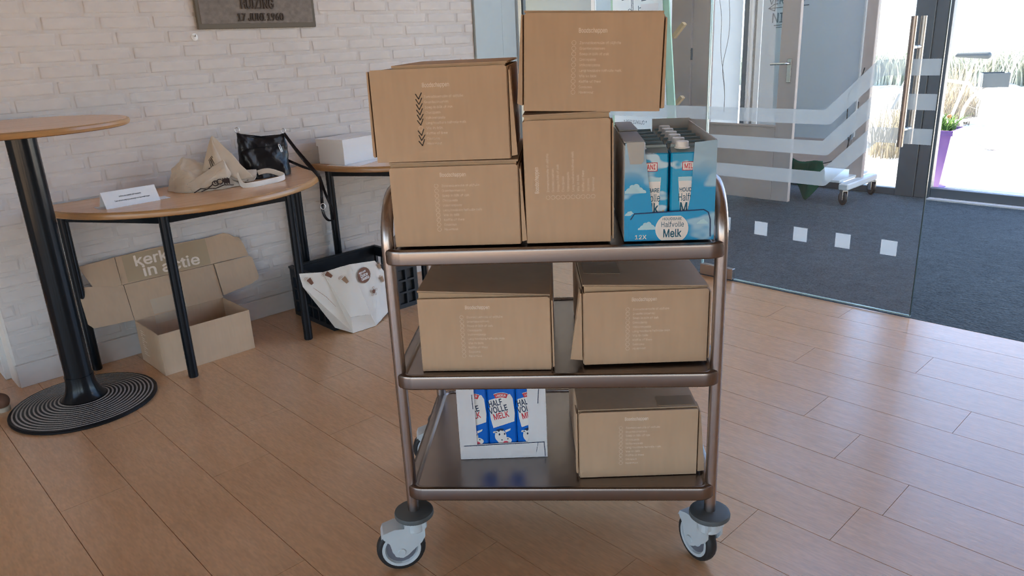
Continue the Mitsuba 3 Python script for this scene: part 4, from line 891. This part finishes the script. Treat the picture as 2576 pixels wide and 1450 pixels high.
sp = [(1.41, 3.24, .80), (1.408, 3.222, .775), (1.412, 3.20, .752), (1.432, 3.182, TZ+.010), (1.47, 3.176, TZ+.011), (1.54, 3.185, TZ+.012), (1.60, 3.20, TZ+.014), (1.625, 3.225, TZ+.018), (1.615, 3.262, TZ+.028), (1.58, 3.30, TZ+.042), (1.545, 3.325, TZ+.035)]
part(tb, 'strap', tube(spline(sp, 60), .01, 10, flat=(.0115, .0016), up=(.1, .25, 1)), 'mat_strap_white', smooth=40, label='off-white webbing strap')
# black leather handbag
hb = thing('handbag', 'small black leather shoulder bag standing on the half-round table', 'bag')
def hbody(u, v):
    # closed bag: u around (0..1), v up
    a = u*2*math.pi; wv = .113-.001*v+.005*np.sin(v*3); t = .042*(1-v)**.7+.007
    cx_ = np.cos(a); sx_ = np.sin(a)
    x = np.sign(cx_)*np.abs(cx_)**.55*wv; y = np.sign(sx_)*np.abs(sx_)**.7*t+.006*np.sin(x*50+v*6)*(1-v)
    sag = .027*np.cos(np.clip(x/.12, -1, 1)*math.pi/2)**.8
    z = v*(.206+.014*(-x/.12)-sag)
    return x, y, z
def closed_tube_surface(fn, nu, nv):
    u = np.arange(nu)/nu; v = np.linspace(0, 1, nv); L = []
    for vv in v:
        P = np.stack(fn(u, np.full(nu, vv)), -1); L.append(P)
    return loft(L)
HB = tr(1.620, 3.392, TZ+.001) @ RZ(-.10)
hm_ = closed_tube_surface(hbody, 64, 30)
V_ = np.array(hm_.vertices); V_ += (meshkit.fbm(V_*22, 3, 9)-.5)[:, None]*.016*np.array(hm_.vertex_normals); V_[:, 2] = np.maximum(V_[:, 2], 0)
part(hb, 'body', tf(trimesh.Trimesh(V_, hm_.faces, process=False), HB), 'mat_leather', smooth=50)
part(hb, 'top_zip', tf(tube([(x, 0, .207-.014*x/.12-.027*max(math.cos(x/.12*math.pi/2), 0)**.8) for x in np.linspace(-.111, .111, 30)], .0045, 10), HB), 'mat_black_paint', smooth=True)
for sx in (-1, 1):
    rg = [(sx*.109+.011*math.cos(t), -.002, .216-.013*sx+.011*math.sin(t)) for t in np.arange(20)*math.pi/10]
    part(hb, 'ring', tf(tube(rg, .0022, 8, closed=True, up=np.array([[0, 1, 0]]*20)), HB), 'mat_chrome', smooth=True)
part(hb, 'zip_pull', tf(cat(tube([(.058, -.045, .145), (.060, -.049, .135), (.066, -.052, .112)], .0022, 8), tube([(.066, -.045, .147), (.068, -.049, .135), (.072, -.052, .113)], .0018, 8), trimesh.creation.icosphere(1, .004, ).apply_transform(tr(.060, -.046, .147))), HB), 'mat_chrome', smooth=True)
part(hb, 'pocket_zip', tf(tube([(-.09, -.031, .14), (0, -.034, .145), (.09, -.031, .14)], .0015, 8), HB), 'mat_black_paint')
st1 = [(1.728, 3.375, .935), (1.752, 3.33, .865), (1.778, 3.265, .790), (1.784, 3.215, .752), (1.770, 3.165, .735), (1.755, 3.14, .66), (1.742, 3.125, .60), (1.745, 3.118, .56), (1.765, 3.113, .535), (1.785, 3.113, .535), (1.797, 3.125, .56), (1.792, 3.16, .64), (1.795, 3.20, .71), (1.80, 3.235, .745), (1.785, 3.30, .765), (1.745, 3.37, .795), (1.70, 3.43, .83)]
part(hb, 'strap', tube(spline(st1, 90), .006, 8, flat=(.0065, .0022), up=(.75, -.6, .25)), 'mat_leather', smooth=50)
st2 = [(1.727, 3.37, .93), (1.748, 3.31, .85), (1.772, 3.245, .775), (1.776, 3.20, .748), (1.765, 3.155, .725), (1.750, 3.132, .65), (1.742, 3.12, .61)]
part(hb, 'strap', tube(spline(st2, 40), .006, 8, flat=(.0065, .0022), up=(.75, -.6, .25)), 'mat_leather', smooth=50)
bkx = np.array([1.742, 3.117, .607]); part(hb, 'buckle', tube([bkx+[.012*math.cos(t)*.75, -.012*math.cos(t)*.6, .014*math.sin(t)] for t in np.arange(16)*math.pi/8], .0024, 8, closed=True, up=np.array([[.6, .75, 0]]*16)), 'mat_chrome', smooth=True)
# white gift box used as a letter box
gbx = thing('gift_box', 'white embossed gift box with a slot in its lid on the wall table', 'box')
GB = frame((2.015, 3.335, TZ+.0015), (.975, .22, 0), (-.22, .975, 0), (0, 0, 1))
part(gbx, 'base', tf(cbox(.003, .305, .003, .185, 0, .115, .002), GB), 'mat_pulp_white')
lidm = m3.Manifold.cube([.312, .192, .036]).translate([-.002, -.002, .092])-m3.Manifold.cube([.2, .006, .05]).translate([.045, .070, .1])-m3.Manifold.cube([.304, .184, .03]).translate([.002, .002, .09])
q_ = lidm.to_mesh(); part(gbx, 'lid', tf(trimesh.Trimesh(q_.vert_properties[:, :3], q_.tri_verts), GB), 'mat_pulp_white')
part(gbx, 'slot', tf(box(.046, .244, .071, .075, .117, .121), GB), 'mat_gap')
k = thing('paper_sheet', 'white sheet of paper under the gift box, corner towards the table edge', 'paper')
add(k, tf(cbox(0, .28, 0, .19, 0, .001, .0003), frame((2.045, 3.255, TZ+.0002), (.91, .41, 0), (-.41, .91, 0), (0, 0, 1))), 'mat_paper')

# ================================================================== OPEN BOX ON THE FLOOR
ob = thing('open_box', 'open brown cardboard box with its printed lid leaning on the brick wall', 'box')
OX0, OX1, OY0, OY1, OH = .932, 1.340, 3.186, 3.462, .189
part(ob, 'front_wall', cbox(OX0, OX1, OY0, OY0+.004, 0, OH, .001), 'mat_card')
part(ob, 'side_wall', cbox(OX0, OX0+.004, OY0+.004, OY1, 0, OH, .001), 'mat_card'); part(ob, 'side_wall', cbox(OX1-.004, OX1, OY0+.004, OY1, 0, OH, .001), 'mat_card')
part(ob, 'side_wall', cbox(OX0+.005, OX0+.008, OY0+.006, OY1, 0.004, OH-.004, .001), 'mat_card_edge')
part(ob, 'back_wall', cbox(OX0, OX1, OY1, OY1+.004, 0, OH, .001), 'mat_card'); part(ob, 'base', box(OX0, OX1, OY0, OY1, .001, .004), 'mat_card')
part(ob, 'side_print', extrude(unary_union([LineString([(.05, .155-.011*i), (.05+.06*(.6+.4*math.sin(i*2.1)), .155-.011*i)]).buffer(.0012) for i in range(11)]), .0004, frame((OX0-.0002, OY1, 0), (0, -1, 0), (0, 0, 1), (-1, 0, 0))), 'mat_card_print')
Ha, Hb = np.array([OX0, OY1, OH]), np.array([OX1, OY1, OH])
lm = frame(Ha, (1, 0, 0), np.array([0, .052, .158])/math.hypot(.052, .158), -np.array([0, .158, -.052])/math.hypot(.052, .158))
W_ = OX1-OX0; Lh = math.hypot(.052, .158)
part(ob, 'lid', extrude(sbox(0, 0, W_, Lh), .004, lm @ tr(0, 0, -.002)), 'mat_card')
part(ob, 'lid_wing', extrude(Polygon([(-.003, .004), (-.003, Lh), (-.178, Lh+.032), (-.186, Lh+.02), (-.188, .035), (-.170, .012)]), .0035, lm @ tr(0, 0, -.002) @ rot(.10, [0, 1, 0])), 'mat_card')
part(ob, 'lid_wing', extrude(Polygon([(W_+.002, .010), (W_+.002, Lh), (W_+.178, Lh), (W_+.190, Lh-.012), (W_+.197, .060), (W_+.190, .046), (W_+.150, .030)]), .0035, lm @ tr(0, 0, -.002) @ rot(-.02, [0, 1, 0])), 'mat_card')
fa = np.array([OX0, OY1+.052, OH+.158+.002]); fdir = np.array([0, .026, .132]); fdir /= np.linalg.norm(fdir)
fm_ = frame(fa, (1, 0, 0), fdir, (0, -fdir[2], fdir[1]))
part(ob, 'lid_flap', extrude(Polygon([(-.008, 0), (W_+.004, 0), (W_+.006, .128), (.15, .132), (-.006, .126)]), .004, fm_ @ tr(0, 0, -.002)), 'mat_card')
part(ob, 'flap_wing', extrude(Polygon([(-.010, .002), (-.010, .126), (-.155, .118), (-.146, .085), (-.120, .012), (-.095, .001)]), .0035, fm_ @ tr(0, 0, .004) @ rot(-.03, [0, 1, 0])), 'mat_card')
part(ob, 'flap_wing', extrude(Polygon([(W_+.005, .001), (W_+.006, .128), (W_+.085, .135), (W_+.112, .124), (W_+.130, .108), (W_+.155, .100), (W_+.170, .060), (W_+.182, .001)]), .0035, fm_ @ tr(0, 0, .0) @ rot(.01, [0, 1, 0])), 'mat_card')
part(ob, 'flap_print', extrude(sbox(.02, .004, W_-.01, .126), .0004, fm_ @ tr(0, 0, .0021)), 'mat_card_inside')
part(ob, 'lettering', tf(cat(tf(text('kerk', .047, .152, .0004, True), tr(.062, .068)), tf(text('in actie', .047, .262, .0004, True), tr(.088, .016))), fm_ @ tr(0, 0, .0026)), 'mat_card_print')
M('mat_clear_tape', two(prin((0.50, 0.40, 0.29), 0.12, 0.8)))
part(ob, 'tape', extrude(sbox(.085, .006, .235, .075), .0006, lm @ tr(0, 0, .0021)), 'mat_clear_tape', label='clear packing tape')
part(ob, 'tape', extrude(sbox(.085, -.04, .235, 0), .0006, frame((OX0, OY1-.0006, OH), (1, 0, 0), (0, 0, 1), (0, -1, 0))), 'mat_clear_tape', label='clear packing tape')

# ================================================================== CRATE AND PAPER BAG
cr = thing('crate', 'black plastic crate on the floor under the second wall table', 'crate')
CX0, CX1, CY0, CY1, CHh = 1.70, 2.222, 3.083, 3.462, .262
def grid(w, h, nx, nz, fr=.018, bar=.010, solid_top=.05):
    g = sbox(0, 0, w, h); holes = []
    for i in range(nx):
        for j in range(nz):
            a, b = fr+(w-2*fr)*i/nx+bar/2, fr+(w-2*fr)*(i+1)/nx-bar/2
            c, d = fr+(h-fr-solid_top)*j/nz+bar/2, fr+(h-fr-solid_top)*(j+1)/nz-bar/2
            holes.append(sbox(a, c, b, d))
    return g.difference(unary_union(holes))
part(cr, 'front_wall', extrude(grid(CX1-CX0, CHh, 9, 3), .014, frame((CX0, CY0+.014, 0), (1, 0, 0), (0, 0, 1), (0, -1, 0))), 'mat_crate')
part(cr, 'back_wall', extrude(sbox(0, 0, CX1-CX0, CHh), .014, frame((CX0, CY1, 0), (1, 0, 0), (0, 0, 1), (0, -1, 0))), 'mat_crate')
for x in (CX0+.014, CX1): part(cr, 'side_wall', extrude(grid(CY1-CY0, CHh, 6, 3), .014, frame((x, CY0, 0), (0, 1, 0), (0, 0, 1), (1, 0, 0)) @ tr(0, 0, -.014)), 'mat_crate')
part(cr, 'base', box(CX0, CX1, CY0, CY1, .004, .012), 'mat_crate')
part(cr, 'inner_panel', box(CX0+.02, CX1-.02, CY0+.016, CY0+.020, .01, .20), 'mat_crate')
part(cr, 'rim', cat(cbox(CX0-.004, CX1+.004, CY0-.004, CY0+.016, CHh-.012, CHh, .002), cbox(CX0-.004, CX1+.004, CY1-.016, CY1+.004, CHh-.012, CHh, .002), cbox(CX0-.004, CX0+.016, CY0, CY1, CHh-.012, CHh, .002), cbox(CX1-.016, CX1+.004, CY0, CY1, CHh-.012, CHh, .002)), 'mat_crate')
pb_ = thing('paper_bag', 'white paper bag with coffee print leaning on the black crate', 'bag')
g_, h_b, m_b, n_b = (1.872, 2.978, .002), (1.742, 2.981, .002), (1.729, 2.965, .092), (1.836, 2.955, .078)
a_, a2, b_, c__, d_, e_, f_b = (1.548, 3.065, .334), (1.555, 3.06, .27), (1.66, 3.045, .318), (1.775, 2.995, .338), (1.925, 3.01, .318), (1.985, 3.03, .245), (2.012, 3.07, .014)
def sub(tris, seed, ref=3, amp=.006):
    t = trimesh.Trimesh(np.array([p for tri in tris for p in tri]), np.arange(3*len(tris)).reshape(-1, 3), process=True)
    for _ in range(ref): t = t.subdivide()
    V = np.array(t.vertices); V[:, 1] += (meshkit.fbm(V*26, 3, seed)-.5)*2*amp; V[:, 2] = np.maximum(V[:, 2], .001)
    return trimesh.Trimesh(V, t.faces, process=False)
left = [(a_, a2, b_), (a2, h_b, b_), (b_, h_b, m_b), (b_, m_b, c__), (c__, m_b, n_b)]
right = [(c__, n_b, g_), (c__, g_, d_), (d_, g_, e_), (e_, g_, f_b)]
bott = [(h_b, g_, m_b), (m_b, g_, n_b)]
part(pb_, 'left_side', sub(left, 1), 'mat_bag_paper', smooth=28); part(pb_, 'right_side', sub(right, 2), 'mat_bag_paper', smooth=28); part(pb_, 'folded_bottom', sub(bott, 3, 3, .003), 'mat_bag_paper', smooth=28)
back = [(a_, (1.62, 3.072, .25), a2), (a2, (1.70, 3.072, .02), h_b), (a_, b_, (1.62, 3.073, .25)), (h_b, (1.70, 3.072, .02), g_), (g_, (1.95, 3.074, .02), f_b), ((1.70, 3.073, .02), (1.95, 3.074, .02), g_), (d_, e_, (1.93, 3.074, .25)), (c__, d_, (1.80, 3.074, .28)), (e_, f_b, (1.93, 3.074, .25)), (b_, c__, (1.80, 3.074, .28))]
part(pb_, 'back_side', sub(back, 4, 1, .0), 'mat_bag_paper')
# prints laid on the bag's faces
BT = np.array(left+right, float)
def onbag(x, z, lift):
    best = None
    for A_, B_, C_ in BT:
        m_ = np.array([[B_[0]-A_[0], C_[0]-A_[0]], [B_[2]-A_[2], C_[2]-A_[2]]])
        if abs(np.linalg.det(m_)) < 1e-9: continue
        p, q = np.linalg.solve(m_, [x-A_[0], z-A_[2]])
        if p >= -1e-6 and q >= -1e-6 and p+q <= 1+1e-6:
            y = A_[1]+p*(B_[1]-A_[1])+q*(C_[1]-A_[1])
            if best is None or y < best[0]: best = (y, np.cross(B_-A_, C_-A_))
    y, n = best; n = n/np.linalg.norm(n); n *= -1 if n[1] > 0 else 1
    xx = np.array([1, 0, 0.])-n*n[0]; xx /= np.linalg.norm(xx)
    return frame(np.array([x, y, z])+n*lift, xx, np.cross(n, xx), n)
sb = onbag(1.842, .268, .007)
part(pb_, 'round_sticker', extrude(Point(0, 0).buffer(.0385, 16), .0006, sb), 'mat_print_brown', label='round brown logo printed on the bag')
part(pb_, 'sticker_lettering', tf(cat(tf(text('NESCAF\u00c9', .0085, .042, .0003, True, True), tr(-.006, .013)), tf(text('Dolce', .0155, .046, .0003, True, True), tr(0, -.006)), tf(text('Gusto', .0155, .048, .0003, True, True), tr(.003, -.023))), sb @ tr(0, 0, .0007) @ RZ(.12)), 'mat_milk_white')
cup = Polygon([(-.011, .016), (.011, .016), (.007, -.016), (-.007, -.016)])
steam = unary_union([ring2d(-.016+.007*i, .024+.003*(i % 2), .0035, .0047) for i in range(3)])
for cx_, cz_, a, mt_ in ((1.945, .285, .5, 'mat_print_tan'), (1.955, .215, .5, 'mat_print_tan'), (1.742, .268, .5, 'mat_print_tan'), (1.680, .302, .8, 'mat_print_brown'), (1.592, .288, .5, 'mat_print_brown')):
    part(pb_, 'printed_cup', extrude(cup, .0005, onbag(cx_, cz_, .007) @ RZ(a)), mt_)
    part(pb_, 'printed_steam', extrude(steam, .0005, onbag(cx_, cz_, .007) @ RZ(a)), 'mat_print_tan')
fl_ = onbag(1.885, .175, .007)
part(pb_, 'printed_flower', extrude(Point(0, 0).buffer(.010), .0005, fl_), 'mat_red' if False else 'mat_print_brown')
for a in range(5): part(pb_, 'printed_petal', extrude(ring2d(.018*math.cos(a*1.2566+.3), .018*math.sin(a*1.2566+.3), .0045, .006), .0005, fl_), 'mat_print_tan')
part(pb_, 'seam_line', extrude(LineString([(0, 0), (.05, -.055), (.085, -.11)]).buffer(.0008), .0005, onbag(1.60, .255, .007)), 'mat_print_tan')

# ================================================================== WALL PLAQUE, HOOK, SHOE
pq = thing('plaque', 'grey stone plaque with raised lettering on the brick wall', 'plaque')
PQ = frame((1.472, YW-.0, 1.4165), (1, 0, 0), (0, 0, 1), (0, -1, 0))
part(pq, 'slab', tf(cbox(0, .600, 0, .36, -.004, .014, .003), PQ), 'mat_stone_edge')
part(pq, 'face', tf(cbox(.016, .584, .022, .345, .013, .0165, .002), PQ), 'mat_stone')
for s, x, z, w, h in (('HUIZING', .212, .088, .168, .042), ('17 JUNI 1960', .188, .034, .236, .032)):
    part(pq, 'lettering', tf(text(s, h, w, .006, True), PQ @ tr(x, z, .016)), 'mat_stone_letter')
k = thing('wall_hook', 'small round white wall hook below the plaque corner', 'hook')
part(k, 'disc', tf(lathe([(0, 0), (.016, 0), (.016, .003), (.013, .005), (0, .006)], 24), frame((1.452, YW+.001, 1.385), (1, 0, 0), (0, 0, 1), (0, -1, 0))), 'mat_milk_white', smooth=30)
part(k, 'pin', tube([(1.452, YW-.004, 1.388), (1.452, YW-.014, 1.388), (1.452, YW-.017, 1.394)], .0028, 8), 'mat_chrome', smooth=True)
sh = thing('shoe', 'brown shoe with pale sole at the left picture edge', 'shoe')
SHM = tr(.318, 3.375, 0) @ RZ(-.35)
def sole(r): return unary_union([Point(-.18, 0).buffer(.034+r), Point(.0, .004).buffer(.044+r), Point(.045, .006).buffer(.034+r), Polygon([(-.18, -.034-r), (0, -.04-r), (0, .046+r), (-.18, .034+r)])]).buffer(.01).buffer(-.01)
part(sh, 'sole', extrude(sole(-.006), .018, SHM), 'mat_sole')
part(sh, 'upper', tf(chain_body([((-.18, 0, .06), .034), ((-.17, 0, .095), .033), ((-.08, 0, .075), .042), ((.0, .004, .048), .042), ((.045, .006, .040), .032)], [(0, 1, 2), (2, 3), (3, 4), (0, 2, 3)], .008, 8), SHM), 'mat_shoe', smooth=True)
part(sh, 'laces', tf(cat(*[tube([(-.04-.018*i, -.026, .088+.004*i), (-.035-.018*i, .004, .104+.004*i), (-.04-.018*i, .032, .088+.004*i)], .003, 8) for i in range(3)]), SHM), 'mat_ink_brown', smooth=True)
